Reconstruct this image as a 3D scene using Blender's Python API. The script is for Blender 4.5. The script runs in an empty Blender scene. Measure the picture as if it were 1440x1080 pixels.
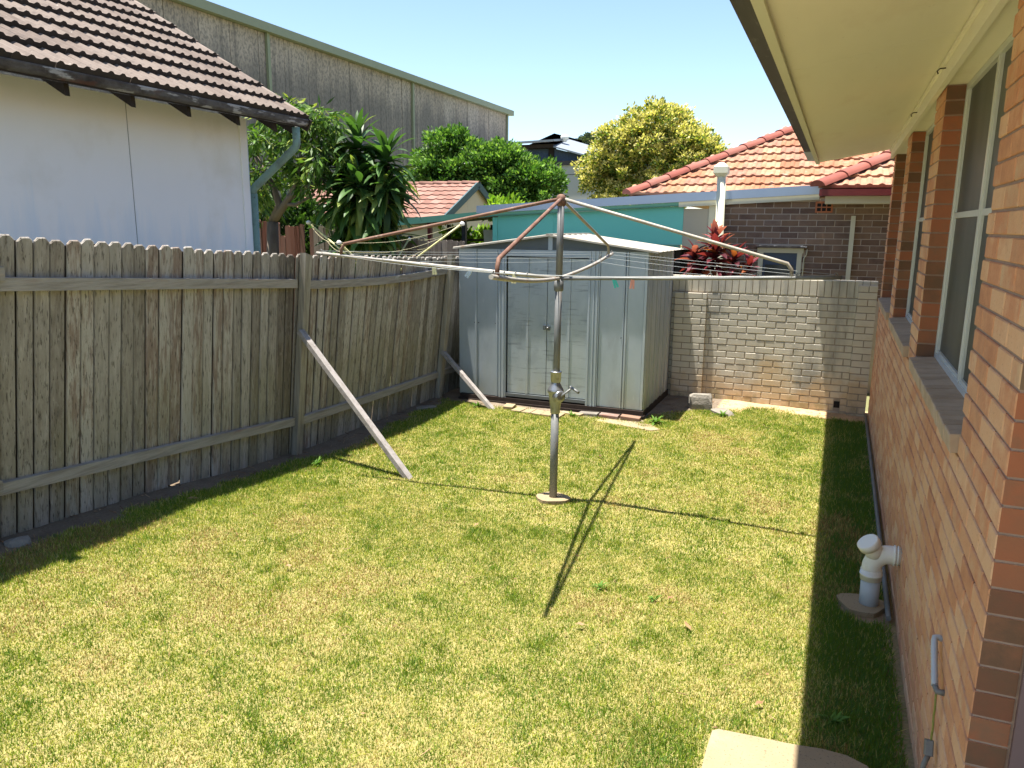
import bpy, math, random
import numpy as np
from mathutils import Matrix, Vector, noise as mnoise

rnd = random.Random(7)
rng = np.random.default_rng(7)
scene = bpy.context.scene
COL = scene.collection

# ------------------------------------------------------------------ camera
CAMZ = 2.32
cd = bpy.data.cameras.new('camera'); cam = bpy.data.objects.new('camera', cd); COL.objects.link(cam)
cd.sensor_fit = 'HORIZONTAL'; cd.sensor_width = 36.0; cd.lens = 27.0
cd.clip_start = 0.05; cd.clip_end = 2000
cam.matrix_world = (Matrix.Translation((0, 0, CAMZ)) @ Matrix.Rotation(math.radians(22.731), 4, 'Z')
                    @ Matrix.Rotation(math.radians(90 - 11.631), 4, 'X') @ Matrix.Rotation(math.radians(0.534), 4, 'Z'))
scene.camera = cam

# ------------------------------------------------------------------ light
SUN_D = Vector((0.150, 0.062, -1.0)).normalized()          # direction the light travels
sl = bpy.data.lights.new('sun', 'SUN'); sl.energy = 4.8; sl.angle = math.radians(0.55); sl.color = (1.0, 0.95, 0.87)
so = bpy.data.objects.new('sun', sl); COL.objects.link(so)
so.rotation_euler = SUN_D.to_track_quat('-Z', 'Y').to_euler(); so.location = (0, 0, 30)
world = bpy.data.worlds.new('World'); scene.world = world; world.use_nodes = True
wn = world.node_tree; wn.nodes.clear()
sky = wn.nodes.new('ShaderNodeTexSky'); sky.sky_type = 'NISHITA'; sky.sun_disc = False
sky.sun_elevation = math.asin(-SUN_D.z); sky.sun_rotation = math.atan2(-SUN_D.x, -SUN_D.y)
sky.air_density = 0.9; sky.dust_density = 0.3; sky.ozone_density = 1.4; sky.altitude = 20
bg = wn.nodes.new('ShaderNodeBackground'); bg.inputs['Strength'].default_value = 0.085
wo = wn.nodes.new('ShaderNodeOutputWorld')
wn.links.new(sky.outputs[0], bg.inputs[0]); wn.links.new(bg.outputs[0], wo.inputs[0])
vs = scene.view_settings
vs.view_transform = 'Standard'; vs.look = 'None'; vs.gamma = 1.0; vs.use_curve_mapping = False
vs.exposure = 1.63
scene.render.engine = 'CYCLES'
scene.cycles.max_bounces = 8; scene.cycles.diffuse_bounces = 5; scene.cycles.transparent_max_bounces = 8

# ------------------------------------------------------------------ materials
def srgb(r, g, b):
    f = lambda c: (c / 255 / 12.92) if c <= 10 else ((c / 255 + 0.055) / 1.055) ** 2.4
    return (f(r), f(g), f(b))

class NT:
    def __init__(s, name):
        s.m = bpy.data.materials.new(name); s.m.use_nodes = True
        s.t = s.m.node_tree; s.t.nodes.clear()
    def n(s, typ, **kw):
        x = s.t.nodes.new(typ)
        for k, v in kw.items():
            if k.startswith('i_'):
                x.inputs[k[2:]].default_value = v
            else: setattr(x, k, v)
        return x
    def l(s, a, b): s.t.links.new(a, b)
    def math(s, op, a, b=None, clamp=False):
        x = s.n('ShaderNodeMath', operation=op); x.use_clamp = clamp
        for i, v in enumerate((a, b)):
            if v is None: continue
            if isinstance(v, (int, float)): x.inputs[i].default_value = v
            else: s.l(v, x.inputs[i])
        return x.outputs[0]

def mk(name, cols, sc=(4, 4, 4), detail=5, rnd_amt=0.5, nz=0.5, rough=0.8, bump=0.3, bsc=None, bdist=0.004,
       metal=0.0, spec=0.3, stains_and_light=(), rtex=0.0, wear=0.12):
    """cols: ramp of surface colours; picked by piece randomness and world-space noise"""
    T = NT(name)
    geo = T.n('ShaderNodeNewGeometry'); oi = T.n('ShaderNodeObjectInfo')
    r = T.math('FRACT', T.math('ADD', oi.outputs['Random'], geo.outputs['Random Per Island']))
    vm = T.n('ShaderNodeVectorMath', operation='MULTIPLY'); T.l(geo.outputs['Position'], vm.inputs[0]); vm.inputs[1].default_value = sc
    va = T.n('ShaderNodeVectorMath', operation='ADD'); T.l(vm.outputs[0], va.inputs[0])
    cx = T.n('ShaderNodeCombineXYZ'); ro = T.math('MULTIPLY', r, 37.0 if rnd_amt > 0 else 0.0)
    T.l(ro, cx.inputs[0]); T.l(ro, cx.inputs[1]); T.l(ro, cx.inputs[2]); T.l(cx.outputs[0], va.inputs[1])
    n1 = T.n('ShaderNodeTexNoise'); n1.inputs['Scale'].default_value = 1.0; n1.inputs['Detail'].default_value = detail
    n1.inputs['Roughness'].default_value = 0.65; T.l(va.outputs[0], n1.inputs['Vector'])
    nn = T.math('MULTIPLY', T.math('SUBTRACT', n1.outputs[0], 0.5), 1.8 * nz)
    t = T.math('ADD', T.math('MULTIPLY', T.math('SUBTRACT', r, 0.5), rnd_amt), T.math('ADD', nn, 0.5), clamp=True)
    ramp = T.n('ShaderNodeValToRGB'); e = ramp.color_ramp.elements
    while len(e) < len(cols): e.new(0.5)
    for i, c in enumerate(cols):
        e[i].position = i / max(1, len(cols) - 1); e[i].color = (*c, 1)
    T.l(t, ramp.inputs[0]); colr = ramp.outputs[0]
    for st in stains_and_light:
        scl, c, lo, hi, amt = st[:5]
        v2 = T.n('ShaderNodeVectorMath', operation='MULTIPLY'); T.l(geo.outputs['Position'], v2.inputs[0]); v2.inputs[1].default_value = scl
        n2 = T.n('ShaderNodeTexNoise'); n2.inputs['Scale'].default_value = 1.0; n2.inputs['Detail'].default_value = 6
        n2.inputs['Roughness'].default_value = 0.6; T.l(v2.outputs[0], n2.inputs['Vector'])
        val = n2.outputs[0]
        if len(st) > 5:                                     # (z0, z1): limited by height, grows z0 -> z1
            sx = T.n('ShaderNodeSeparateXYZ'); T.l(geo.outputs['Position'], sx.inputs[0])
            mz = T.n('ShaderNodeMapRange'); T.l(sx.outputs[2], mz.inputs[0])
            mz.inputs[1].default_value = st[5]; mz.inputs[2].default_value = st[6]
            mz.inputs[3].default_value = -0.35; mz.inputs[4].default_value = 0.12
            val = T.math('ADD', val, mz.outputs[0])
        mr = T.n('ShaderNodeMapRange'); T.l(val, mr.inputs[0]); mr.inputs[1].default_value = lo; mr.inputs[2].default_value = hi
        mr.inputs[3].default_value = 0; mr.inputs[4].default_value = amt
        mx = T.n('ShaderNodeMix', data_type='RGBA'); T.l(mr.outputs[0], mx.inputs[0]); T.l(colr, mx.inputs[6]); mx.inputs[7].default_value = (*c, 1)
        colr = mx.outputs[2]
    b = T.n('ShaderNodeBsdfPrincipled'); T.l(colr, b.inputs['Base Color'])
    b.inputs['Roughness'].default_value = rough; b.inputs['Metallic'].default_value = metal
    b.inputs['Specular IOR Level'].default_value = spec
    v3 = T.n('ShaderNodeVectorMath', operation='MULTIPLY'); T.l(geo.outputs['Position'], v3.inputs[0])
    v3.inputs[1].default_value = bsc or tuple(6 * x for x in sc)
    n3 = T.n('ShaderNodeTexNoise'); n3.inputs['Scale'].default_value = 1.0; n3.inputs['Detail'].default_value = 4; T.l(v3.outputs[0], n3.inputs['Vector'])
    if rtex:
        T.l(T.math('ADD', T.math('MULTIPLY', n3.outputs[0], rtex), rough - rtex / 2, clamp=True), b.inputs['Roughness'])
    if bump:
        bp = T.n('ShaderNodeBump'); bp.inputs['Strength'].default_value = bump; bp.inputs['Distance'].default_value = bdist
        T.l(n3.outputs[0], bp.inputs['Height']); T.l(bp.outputs[0], b.inputs['Normal'])
    o = T.n('ShaderNodeOutputMaterial'); T.l(b.outputs[0], o.inputs[0])
    return T.m

def mk_leaf(name, trans=0.35, rough=0.5, spec=0.25, var=0.35):
    """colour from the 'col' attribute (each leaf its own), slightly varied per leaf"""
    T = NT(name)
    at = T.n('ShaderNodeAttribute', attribute_name='col')
    geo = T.n('ShaderNodeNewGeometry')
    k = T.math('ADD', T.math('MULTIPLY', geo.outputs['Random Per Island'], var), 1 - var / 2)
    mx = T.n('ShaderNodeVectorMath', operation='SCALE'); T.l(at.outputs['Color'], mx.inputs[0]); T.l(k, mx.inputs['Scale'])
    b = T.n('ShaderNodeBsdfPrincipled'); T.l(mx.outputs[0], b.inputs['Base Color']); b.inputs['Roughness'].default_value = rough
    b.inputs['Specular IOR Level'].default_value = spec
    tr = T.n('ShaderNodeBsdfTranslucent')
    m2 = T.n('ShaderNodeVectorMath', operation='MULTIPLY'); T.l(mx.outputs[0], m2.inputs[0]); m2.inputs[1].default_value = (1.25, 1.35, 0.6)
    T.l(m2.outputs[0], tr.inputs[0])
    ms = T.n('ShaderNodeMixShader'); ms.inputs[0].default_value = trans
    T.l(b.outputs[0], ms.inputs[1]); T.l(tr.outputs[0], ms.inputs[2])
    o = T.n('ShaderNodeOutputMaterial'); T.l(ms.outputs[0], o.inputs[0])
    return T.m

M = {}
M['paling'] = mk('weathered_paling', [(.12, .099, .080), (.195, .168, .138), (.26, .232, .195), (.33, .30, .26), (.40, .37, .325), (.23, .175, .138)],
                 sc=(30, 30, 1.2), rnd_amt=1.0, nz=.6, rough=.92, bump=.8, bsc=(140, 140, 4), bdist=.004,
                 stains_and_light=[((7, 7, .6), (.20, .18, .105), .50, .72, .45, 1.75, .9), ((50, 50, 5), (.44, .41, .36), .60, .72, .6), ((90, 90, 3), (.045, .036, .028), .56, .64, .75), ((16, 16, 9), (.36, .34, .29), .62, .72, .45), ((4, 4, 3), (.09, .07, .05), .62, .80, .4)])
M['rail'] = mk('weathered_rail', [(.12, .10, .078), (.22, .19, .155), (.33, .30, .255), (.24, .17, .13)],
               sc=(30, 2, 30), rnd_amt=.3, nz=.8, rough=.9, bump=.8, bsc=(120, 6, 120),
               stains_and_light=[((14, 3, 14), (.50, .49, .44), .66, .70, .7), ((9, 2, 9), (.22, .07, .04), .62, .72, .4)])
M['post'] = mk('weathered_post', [(.14, .12, .09), (.25, .22, .17), (.36, .33, .27), (.22, .17, .13)],
               sc=(25, 25, 1.5), rnd_amt=.3, nz=.8, rough=.9, bump=.8, bsc=(110, 110, 5), stains_and_light=[((3, 3, 2), (.07, .055, .04), .55, .75, .5)])
M['prop'] = mk('grey_timber_prop', [(.13, .11, .095), (.22, .195, .175), (.30, .275, .255), (.24, .16, .125)],
               sc=(14, 14, 14), rnd_amt=.2, nz=.9, rough=.85, bump=.5, stains_and_light=[((20, 20, 20), (.42, .40, .37), .62, .68, .6)])
M['redpaling'] = mk('red_brown_paling', [(.10, .035, .022), (.17, .065, .045), (.20, .10, .075), (.11, .08, .065)],
                    sc=(30, 30, 1.2), rnd_amt=.9, nz=.5, rough=.9, bump=.6)
M['greypaling'] = mk('pale_grey_paling', [(.09, .07, .055), (.17, .14, .12), (.26, .22, .19), (.15, .11, .09)],
                     sc=(30, 30, 1.2), rnd_amt=.9, nz=.5, rough=.9, bump=.6)
M['brick'] = mk('orange_tan_brick', [(.44, .19, .10), (.58, .28, .145), (.63, .345, .19), (.66, .40, .235), (.54, .235, .12), (.58, .37, .22)],
                sc=(9, 9, 9), rnd_amt=.85, nz=.34, rough=.85, bump=.9, bsc=(90, 90, 90), bdist=.003,
                stains_and_light=[((60, 60, 60), (.28, .14, .08), .60, .70, .6), ((5, 3, 2.2), (.48, .32, .20), .56, .75, .4), ((26, 26, 26), (.62, .52, .40), .71, .76, .5)])
M['brickend'] = mk('shade_brown_brick_header', [(.22, .085, .045), (.16, .085, .048), (.30, .12, .06), (.36, .12, .055), (.20, .12, .07)],
                sc=(9, 9, 9), rnd_amt=.85, nz=.35, rough=.8, bump=.5, bsc=(110, 110, 110), bdist=.002, stains_and_light=[((30, 30, 30), (.50, .38, .28), .70, .74, .5)])  # brown brick ends, with the return faces' shade put into the colour
M['mortar'] = mk('grey_mortar', [(.30, .20, .145), (.40, .285, .215)], sc=(20, 20, 20), rnd_amt=0, nz=.8, rough=.95, bump=.6)
M['creambrick'] = mk('cream_grey_brick', [(.50, .455, .365), (.55, .505, .41), (.59, .545, .45), (.52, .465, .37)],
                     sc=(7, 7, 7), rnd_amt=.6, nz=.45, rough=.9, bump=.5, bsc=(120, 120, 120), bdist=.002,
                     stains_and_light=[((3.0, 3, .7), (.20, .20, .19), .52, .68, .65), ((2, 2, 2.4), (.52, .37, .20), .47, .62, .65, .95, .25),
                             ((5, 5, 4), (.17, .16, .06), .56, .70, .5, .5, .1)])
M['darkmortar'] = mk('dark_cream_mortar', [(.25, .21, .16), (.36, .31, .25)], sc=(14, 14, 14), rnd_amt=0, nz=.8, rough=.95, bump=.5)
M['brownbrick'] = mk('dark_brown_brick', [(.14, .088, .055), (.19, .122, .078), (.235, .158, .108), (.12, .075, .055), (.22, .16, .12)],
                     sc=(8, 8, 8), rnd_amt=.9, nz=.25, rough=.85, bump=.4, bsc=(90, 90, 90), bdist=.002)
M['palemortar'] = mk('pale_mortar', [(.38, .32, .26), (.50, .43, .35)], sc=(16, 16, 16), rnd_amt=0, nz=.8, rough=.95, bump=.4)
M['darktile'] = mk('old_concrete_tile', [(.10, .076, .062), (.14, .108, .09), (.18, .145, .122), (.12, .088, .072)],
                   sc=(6, 6, 6), rnd_amt=.5, nz=.6, rough=.9, bump=.5, bsc=(80, 80, 80),
                   stains_and_light=[((12, 3, 12), (.10, .08, .07), .52, .68, .6), ((30, 30, 30), (.42, .40, .35), .66, .72, .5)])
M['tilelip'] = mk('shade_dark_tile_edge', [(.022, .018, .015), (.05, .04, .034)], sc=(12, 12, 12), rnd_amt=.4, nz=.6, rough=.95, bump=.3)  # near-black lips: shade lines under each tile course put into the colour
M['redtile'] = mk('terracotta_tile', [(.23, .088, .045), (.32, .145, .075), (.40, .22, .13), (.25, .115, .075), (.38, .20, .13)],
                  sc=(5, 5, 5), rnd_amt=.8, nz=.4, rough=.85, bump=.4, bsc=(60, 60, 60),
                  stains_and_light=[((6, 6, 6), (.42, .35, .28), .60, .72, .5), ((14, 14, 14), (.20, .08, .05), .62, .72, .5)])
M['ridge'] = mk('red_ridge_cap', [(.19, .05, .033), (.27, .085, .058), (.25, .11, .08)], sc=(5, 5, 5), rnd_amt=.6, nz=.5, rough=.7, bump=.3,
                stains_and_light=[((9, 9, 9), (.32, .17, .13), .62, .74, .5)])
M['pinktile'] = mk('faded_pink_tile', [(.17, .085, .062), (.23, .12, .09), (.29, .16, .125)], sc=(5, 5, 5), rnd_amt=.8, nz=.5, rough=.9, bump=.3,
                   stains_and_light=[((6, 6, 6), (.24, .16, .12), .58, .72, .5)])
M['fibro'] = mk('white_painted_fibro', [(.86, .86, .80), (.89, .885, .83), (.90, .90, .86)], sc=(1.5, 1.5, .5), rnd_amt=.1, nz=.7, rough=.65, bump=.1, bsc=(30, 30, 30),
                stains_and_light=[((5, 5, .5), (.60, .73, .80), .44, .66, .5, 2.9, 2.0), ((3, 1.5, 1.2), (.62, .58, .44), .56, .78, .4), ((9, 9, 1.1), (.52, .64, .72), .56, .72, .4, 2.5, 1.9),  # low blue stains, with sky reflection put into their colour
                        ((60, 60, 60), (.25, .22, .18), .74, .77, .6)])
M['trimblue'] = mk('pale_blue_trim', [(.50, .60, .61), (.60, .68, .68)], sc=(6, 6, 2), rnd_amt=0, nz=.6, rough=.6, bump=.1)
M['gutterold'] = mk('peeling_old_gutter', [(.020, .016, .015), (.05, .043, .04), (.10, .095, .09), (.03, .022, .02)], sc=(9, 5, 9), rnd_amt=.2, nz=1.0, rough=.7, bump=.6,
                    stains_and_light=[((10, 3, 14), (.40, .40, .40), .52, .57, .8), ((5, 4, 5), (.12, .045, .03), .58, .66, .6)])
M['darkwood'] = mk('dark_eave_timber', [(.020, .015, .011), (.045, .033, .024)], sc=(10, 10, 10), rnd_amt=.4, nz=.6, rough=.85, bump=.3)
M['verdigris'] = mk('green_peeling_pipe', [(.10, .16, .13), (.20, .30, .25), (.10, .12, .10)], sc=(8, 8, 5), rnd_amt=.2, nz=1.0, rough=.6, bump=.4,
                    stains_and_light=[((12, 12, 12), (.07, .06, .05), .58, .66, .6)])
M['concretepanel'] = mk('mouldy_concrete_panel', [(.33, .275, .225), (.39, .33, .275), (.44, .38, .32)], sc=(.7, .7, .7), rnd_amt=.6, nz=.5, rough=.95, bump=.4, bsc=(9, 9, 9), bdist=.02,
                        stains_and_light=[((.9, .9, .13), (.105, .10, .10), .36, .58, .66, 9.4, 7.4), ((11, 11, 7), (.10, .095, .09), .46, .58, .55), ((1.6, 3.0, .12), (.065, .062, .06), .52, .66, .5)])
M['greengutter'] = mk('olive_green_gutter', [(.19, .21, .13), (.25, .27, .18)], sc=(2, 2, 2), rnd_amt=0, nz=.5, rough=.5, bump=.05)
M['zinc'] = mk('dull_galvanised_steel', [(.33, .385, .43), (.41, .46, .50), (.49, .53, .56)], sc=(2.5, 2.5, 1.3), rnd_amt=.25, nz=.8, rough=.5, bump=.12, bsc=(3, 3, 2), bdist=.01,
               metal=.45, spec=.4, rtex=.3,
               stains_and_light=[((2.5, 2.5, .8), (.36, .37, .28), .50, .72, .55, 1.2, .2), ((18, 18, 6), (.60, .62, .62), .64, .74, .4), ((6, 6, 2), (.27, .29, .31), .58, .76, .5)])
M['zincdoor'] = mk('scuffed_galvanised_door', [(.34, .39, .43), (.42, .47, .50), (.49, .53, .555)], sc=(2.5, 2.5, 1.3), rnd_amt=.15, nz=.8, rough=.5, bump=.12, bsc=(3, 3, 2), bdist=.01,
               metal=.45, spec=.4, rtex=.3,
               stains_and_light=[((3.4, 3, 30), (.17, .19, .22), .55, .66, .55), ((4.5, 3, 3.2), (.22, .25, .29), .54, .72, .55), ((2.5, 2.5, .8), (.36, .37, .28), .52, .72, .5, .9, .2), ((18, 18, 6), (.60, .62, .62), .64, .74, .4)])
M['zincdark'] = mk('shed_gable_steel', [(.10, .115, .12), (.14, .155, .16)], sc=(3, 3, 3), rnd_amt=.1, nz=.7, rough=.55, metal=.4, bump=.05)  # dark steel; on the gable it carries the roof overhang's shade as colour
M['shedroof'] = mk('chalky_shed_roof', [(.34, .31, .26), (.42, .39, .33), (.34, .26, .18)], sc=(3, 2, 3), rnd_amt=.1, nz=.8, rough=.6, metal=.2, bump=.1,
                   stains_and_light=[((8, 8, 8), (.30, .17, .09), .62, .72, .6)])
M['galv'] = mk('galvanised_pipe', [(.13, .132, .128), (.19, .192, .186), (.24, .24, .225)], sc=(14, 14, 6), rnd_amt=.1, nz=.9, rough=.6, metal=.35, bump=.2, rtex=.2,
               stains_and_light=[((18, 18, 8), (.19, .15, .11), .60, .70, .5)])
M['galvwarm'] = mk('aged_arm_pipe', [(.24, .21, .17), (.34, .31, .26), (.40, .38, .34)], sc=(9, 9, 9), rnd_amt=.3, nz=.9, rough=.6, metal=.25, bump=.2,
                   stains_and_light=[((11, 11, 11), (.28, .13, .06), .58, .68, .6)])
M['rust'] = mk('rusty_pipe', [(.085, .040, .025), (.145, .070, .045), (.20, .115, .08), (.25, .195, .15)], sc=(10, 10, 10), rnd_amt=.2, nz=.9, rough=.75, metal=.1, bump=.4,
               stains_and_light=[((7, 7, 7), (.45, .37, .28), .60, .68, .5)])
M['chrome'] = mk('worn_cast_housing', [(.26, .265, .26), (.38, .385, .38)], sc=(12, 12, 12), rnd_amt=0, nz=.8, rough=.33, metal=.8, bump=.1,
                 stains_and_light=[((15, 15, 15), (.16, .13, .09), .58, .68, .5)])
M['wire'] = mk('plastic_coated_wire', [(.34, .36, .36), (.42, .44, .43)], rnd_amt=0, nz=.3, rough=.5, bump=0)
M['concrete'] = mk('worn_concrete', [(.235, .175, .10), (.29, .22, .13), (.33, .26, .16)], sc=(4, 4, 4), rnd_amt=.2, nz=.7, rough=.95, bump=.5, bsc=(70, 70, 70),
                   stains_and_light=[((85, 85, 85), (.12, .095, .06), .60, .64, .8), ((6, 6, 6), (.30, .26, .20), .56, .72, .5)])
M['concretegrey'] = mk('grey_broken_concrete', [(.13, .115, .095), (.20, .18, .15), (.26, .235, .20)], sc=(8, 8, 8), rnd_amt=.3, nz=.8, rough=.95, bump=.8, bsc=(40, 40, 40), bdist=.01)
M['paverbrick'] = mk('loose_base_brick', [(.20, .13, .09), (.28, .15, .10), (.24, .20, .17), (.20, .085, .06)], sc=(10, 10, 10), rnd_amt=.9, nz=.4, rough=.9, bump=.5)
M['soffit'] = mk('yellowed_cream_soffit', [(.70, .65, .52), (.76, .71, .58), (.79, .75, .63)], sc=(2.2, .5, 2), rnd_amt=0, nz=.7, rough=.6, bump=.1, bsc=(12, 3, 12),
                 stains_and_light=[((3, .9, 3), (.50, .36, .24), .54, .74, .3), ((40, 9, 40), (.30, .25, .15), .69, .74, .4)])
M['darkgutter'] = mk('dark_brown_gutter', [(.012, .010, .009), (.028, .023, .020), (.055, .048, .042)], sc=(14, 1.5, 14), rnd_amt=0, nz=.9, rough=.5, metal=0, spec=.3, bump=.1,
                     stains_and_light=[((20, 4, 20), (.22, .20, .18), .60, .70, .5)])
M['gutterblue'] = mk('blue_grey_colorbond', [(.27, .34, .44), (.33, .40, .50)], sc=(3, 3, 3), rnd_amt=0, nz=.5, rough=.35, metal=.2, spec=.5, bump=.02)
M['bluegreyroof'] = mk('blue_grey_roof_sheet', [(.18, .205, .235), (.23, .255, .285)], sc=(1, 1, 1), rnd_amt=0, nz=.5, rough=.5, bump=.02)
M['alum'] = mk('white_aluminium_frame', [(.55, .56, .53), (.64, .65, .61)], sc=(6, 6, 6), rnd_amt=0, nz=.6, rough=.4, metal=.2, bump=.05)
M['sill'] = mk('painted_grey_sill_brick', [(.32, .225, .15), (.42, .31, .22), (.50, .38, .28)], sc=(12, 12, 12), rnd_amt=.5, nz=.6, rough=.8, bump=.4)
M['mauve'] = mk('mauve_painted_frame', [(.17, .105, .10), (.21, .135, .125)], sc=(6, 6, 2), rnd_amt=0, nz=.5, rough=.6, bump=.1)
M['door'] = mk('olive_beige_door', [(.32, .28, .13), (.36, .32, .17)], sc=(3, 3, 3), rnd_amt=0, nz=.5, rough=.6, bump=.05)
M['pvc'] = mk('white_pvc', [(.70, .68, .60), (.78, .76, .69)], sc=(8, 8, 8), rnd_amt=0, nz=.6, rough=.4, bump=.05, stains_and_light=[((9, 9, 9), (.50, .44, .33), .60, .74, .4)])
M['pvcgrey'] = mk('grey_pvc', [(.38, .41, .44), (.46, .49, .51)], sc=(8, 8, 8), rnd_amt=0, nz=.6, rough=.4, bump=.05)
M['darkpipe'] = mk('dark_ground_pipe', [(.12, .12, .11), (.21, .21, .19)], sc=(20, 5, 20), rnd_amt=0, nz=.8, rough=.6, bump=.2)
M['teal'] = mk('teal_painted_board', [(.17, .58, .46), (.20, .62, .50)], sc=(1.5, 1.5, 1.5), rnd_amt=.1, nz=.6, rough=.6, bump=.05)
M['tealtrim'] = mk('green_painted_fascia', [(.09, .26, .19), (.12, .31, .23)], sc=(2, 2, 2), rnd_amt=.1, nz=.6, rough=.6, bump=.05)
M['darkteal'] = mk('dark_teal_barge', [(.035, .075, .085), (.05, .10, .11)], sc=(2, 2, 2), rnd_amt=.1, nz=.6, rough=.6, bump=.05)
M['beige'] = mk('beige_sheet', [(.44, .39, .28), (.50, .45, .34)], sc=(2, 2, 2), rnd_amt=.2, nz=.6, rough=.7, bump=.05)
M['creamtrim'] = mk('cream_trim', [(.55, .53, .38), (.62, .60, .46)], sc=(4, 4, 4), rnd_amt=.1, nz=.6, rough=.5, bump=.05)
M['maroon'] = mk('maroon_gutter', [(.14, .022, .024), (.19, .035, .035)], sc=(3, 3, 3), rnd_amt=0, nz=.5, rough=.35, bump=.05)
M['terravent'] = mk('terracotta_vent', [(.40, .13, .06), (.46, .17, .08)], sc=(9, 9, 9), rnd_amt=0, nz=.6, rough=.8)
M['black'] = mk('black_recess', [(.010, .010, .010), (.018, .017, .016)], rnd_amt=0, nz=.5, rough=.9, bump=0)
M['blackbrown'] = mk('dark_rotten_timber', [(.020, .014, .011), (.05, .036, .028)], sc=(9, 9, 9), rnd_amt=.3, nz=.7, rough=.9, bump=.4)
M['greywall'] = mk('pale_grey_cladding', [(.34, .345, .33), (.39, .395, .38)], sc=(.6, .6, .6), rnd_amt=.15, nz=.5, rough=.8, bump=.02)
M['navy'] = mk('navy_cladding', [(.060, .085, .125), (.080, .105, .15)], sc=(2, 2, .4), rnd_amt=.2, nz=.5, rough=.6, bump=.05)
M['palegreen'] = mk('pale_green_panel', [(.40, .50, .46), (.44, .54, .50)], rnd_amt=0, nz=.5, rough=.6, bump=0)
M['bark'] = mk('tree_bark', [(.08, .060, .042), (.15, .12, .09), (.21, .175, .14)], sc=(6, 6, 2), rnd_amt=.3, nz=.8, rough=.95, bump=.6)
M['pole_black'] = mk('black_painted_steel', [(.02, .02, .02), (.04, .04, .04)], rnd_amt=0, nz=.5, rough=.5, bump=0)
M['yellowpole'] = mk('yellowed_enamel', [(.60, .56, .22), (.68, .65, .34)], sc=(9, 9, 9), rnd_amt=0, nz=.6, rough=.4, bump=0, stains_and_light=[((14, 14, 14), (.30, .16, .06), .60, .70, .6)])
M['cord'] = mk('yellow_cord', [(.55, .49, .28), (.62, .57, .36)], rnd_amt=0, nz=.4, rough=.7, bump=0)
M['teal_peg'] = mk('teal_plastic', [(.06, .50, .42), (.08, .55, .47)], rnd_amt=0, nz=.3, rough=.4, bump=0)
M['pink_peg'] = mk('salmon_plastic', [(.72, .30, .22), (.78, .36, .27)], rnd_amt=0, nz=.3, rough=.4, bump=0)
M['blue_peg'] = mk('pale_blue_plastic', [(.38, .48, .58), (.45, .54, .63)], rnd_amt=0, nz=.3, rough=.4, bump=0)
M['yellow_peg'] = mk('pale_yellow_plastic', [(.66, .60, .32), (.72, .67, .42)], rnd_amt=0, nz=.3, rough=.4, bump=0)
M['earthwire'] = mk('green_yellow_wire', [(.16, .19, .04), (.28, .28, .06)], sc=(60, 60, 60), rnd_amt=0, nz=1, rough=.5, bump=0)
M['leaf'] = mk_leaf('leaf', .35, .45, .3)
M['matteleaf'] = mk_leaf('matte_leaf', .30, .6, .15)
M['grassblade'] = mk_leaf('grass_blade', .34, .6, .10, .2)
M['litter'] = mk('dry_leaf', [(.08, .04, .022), (.22, .12, .06), (.36, .24, .13)], sc=(30, 30, 30), rnd_amt=1.0, nz=.4, rough=.85, bump=0)

# window glass behind insect screen: dim, slightly glossy
def glass_mat():
    T = NT('screened_glass')
    b = T.n('ShaderNodeBsdfPrincipled'); b.inputs['Base Color'].default_value = (.075, .082, .068, 1)
    b.inputs['Roughness'].default_value = .45; b.inputs['Specular IOR Level'].default_value = .3
    geo = T.n('ShaderNodeNewGeometry'); n = T.n('ShaderNodeTexNoise'); n.inputs['Scale'].default_value = 1.5; n.inputs['Detail'].default_value = 5
    vm = T.n('ShaderNodeVectorMath', operation='MULTIPLY'); T.l(geo.outputs['Position'], vm.inputs[0]); vm.inputs[1].default_value = (1, 1, .35); T.l(vm.outputs[0], n.inputs['Vector'])
    r = T.n('ShaderNodeValToRGB'); r.color_ramp.elements[0].position = .35; r.color_ramp.elements[1].position = .7
    r.color_ramp.elements[0].color = (.030, .033, .024, 1); r.color_ramp.elements[1].color = (.13, .135, .115, 1)
    T.l(n.outputs[0], r.inputs[0]); T.l(r.outputs[0], b.inputs['Base Color'])
    o = T.n('ShaderNodeOutputMaterial'); T.l(b.outputs[0], o.inputs[0]); return T.m
M['glass'] = glass_mat()

# ------------------------------------------------------------------ object helpers
WL = {}                                                     # world location of every parent made here
def meta(o, label=None, cat=None, group=None, kind=None):
    if label: o['label'] = label
    if cat: o['category'] = cat
    if group: o['group'] = group
    if kind: o['kind'] = kind
    return o
def thing(name, loc, label, cat, group=None):
    o = bpy.data.objects.new(name, None); COL.objects.link(o); o.location = loc; o.empty_display_size = .1
    WL[o.name] = Vector(loc); return meta(o, label, cat, group)
def link(name, mesh, parent, W, kind=None):
    """object with world matrix W (parents are unrotated)"""
    o = bpy.data.objects.new(name, mesh); COL.objects.link(o)
    if parent is not None:
        o.parent = parent; o.matrix_local = Matrix.Translation(-WL[parent.name]) @ W
    else: o.matrix_local = W
    WL[o.name] = W.to_translation()
    if kind: o['kind'] = kind
    return o

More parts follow.
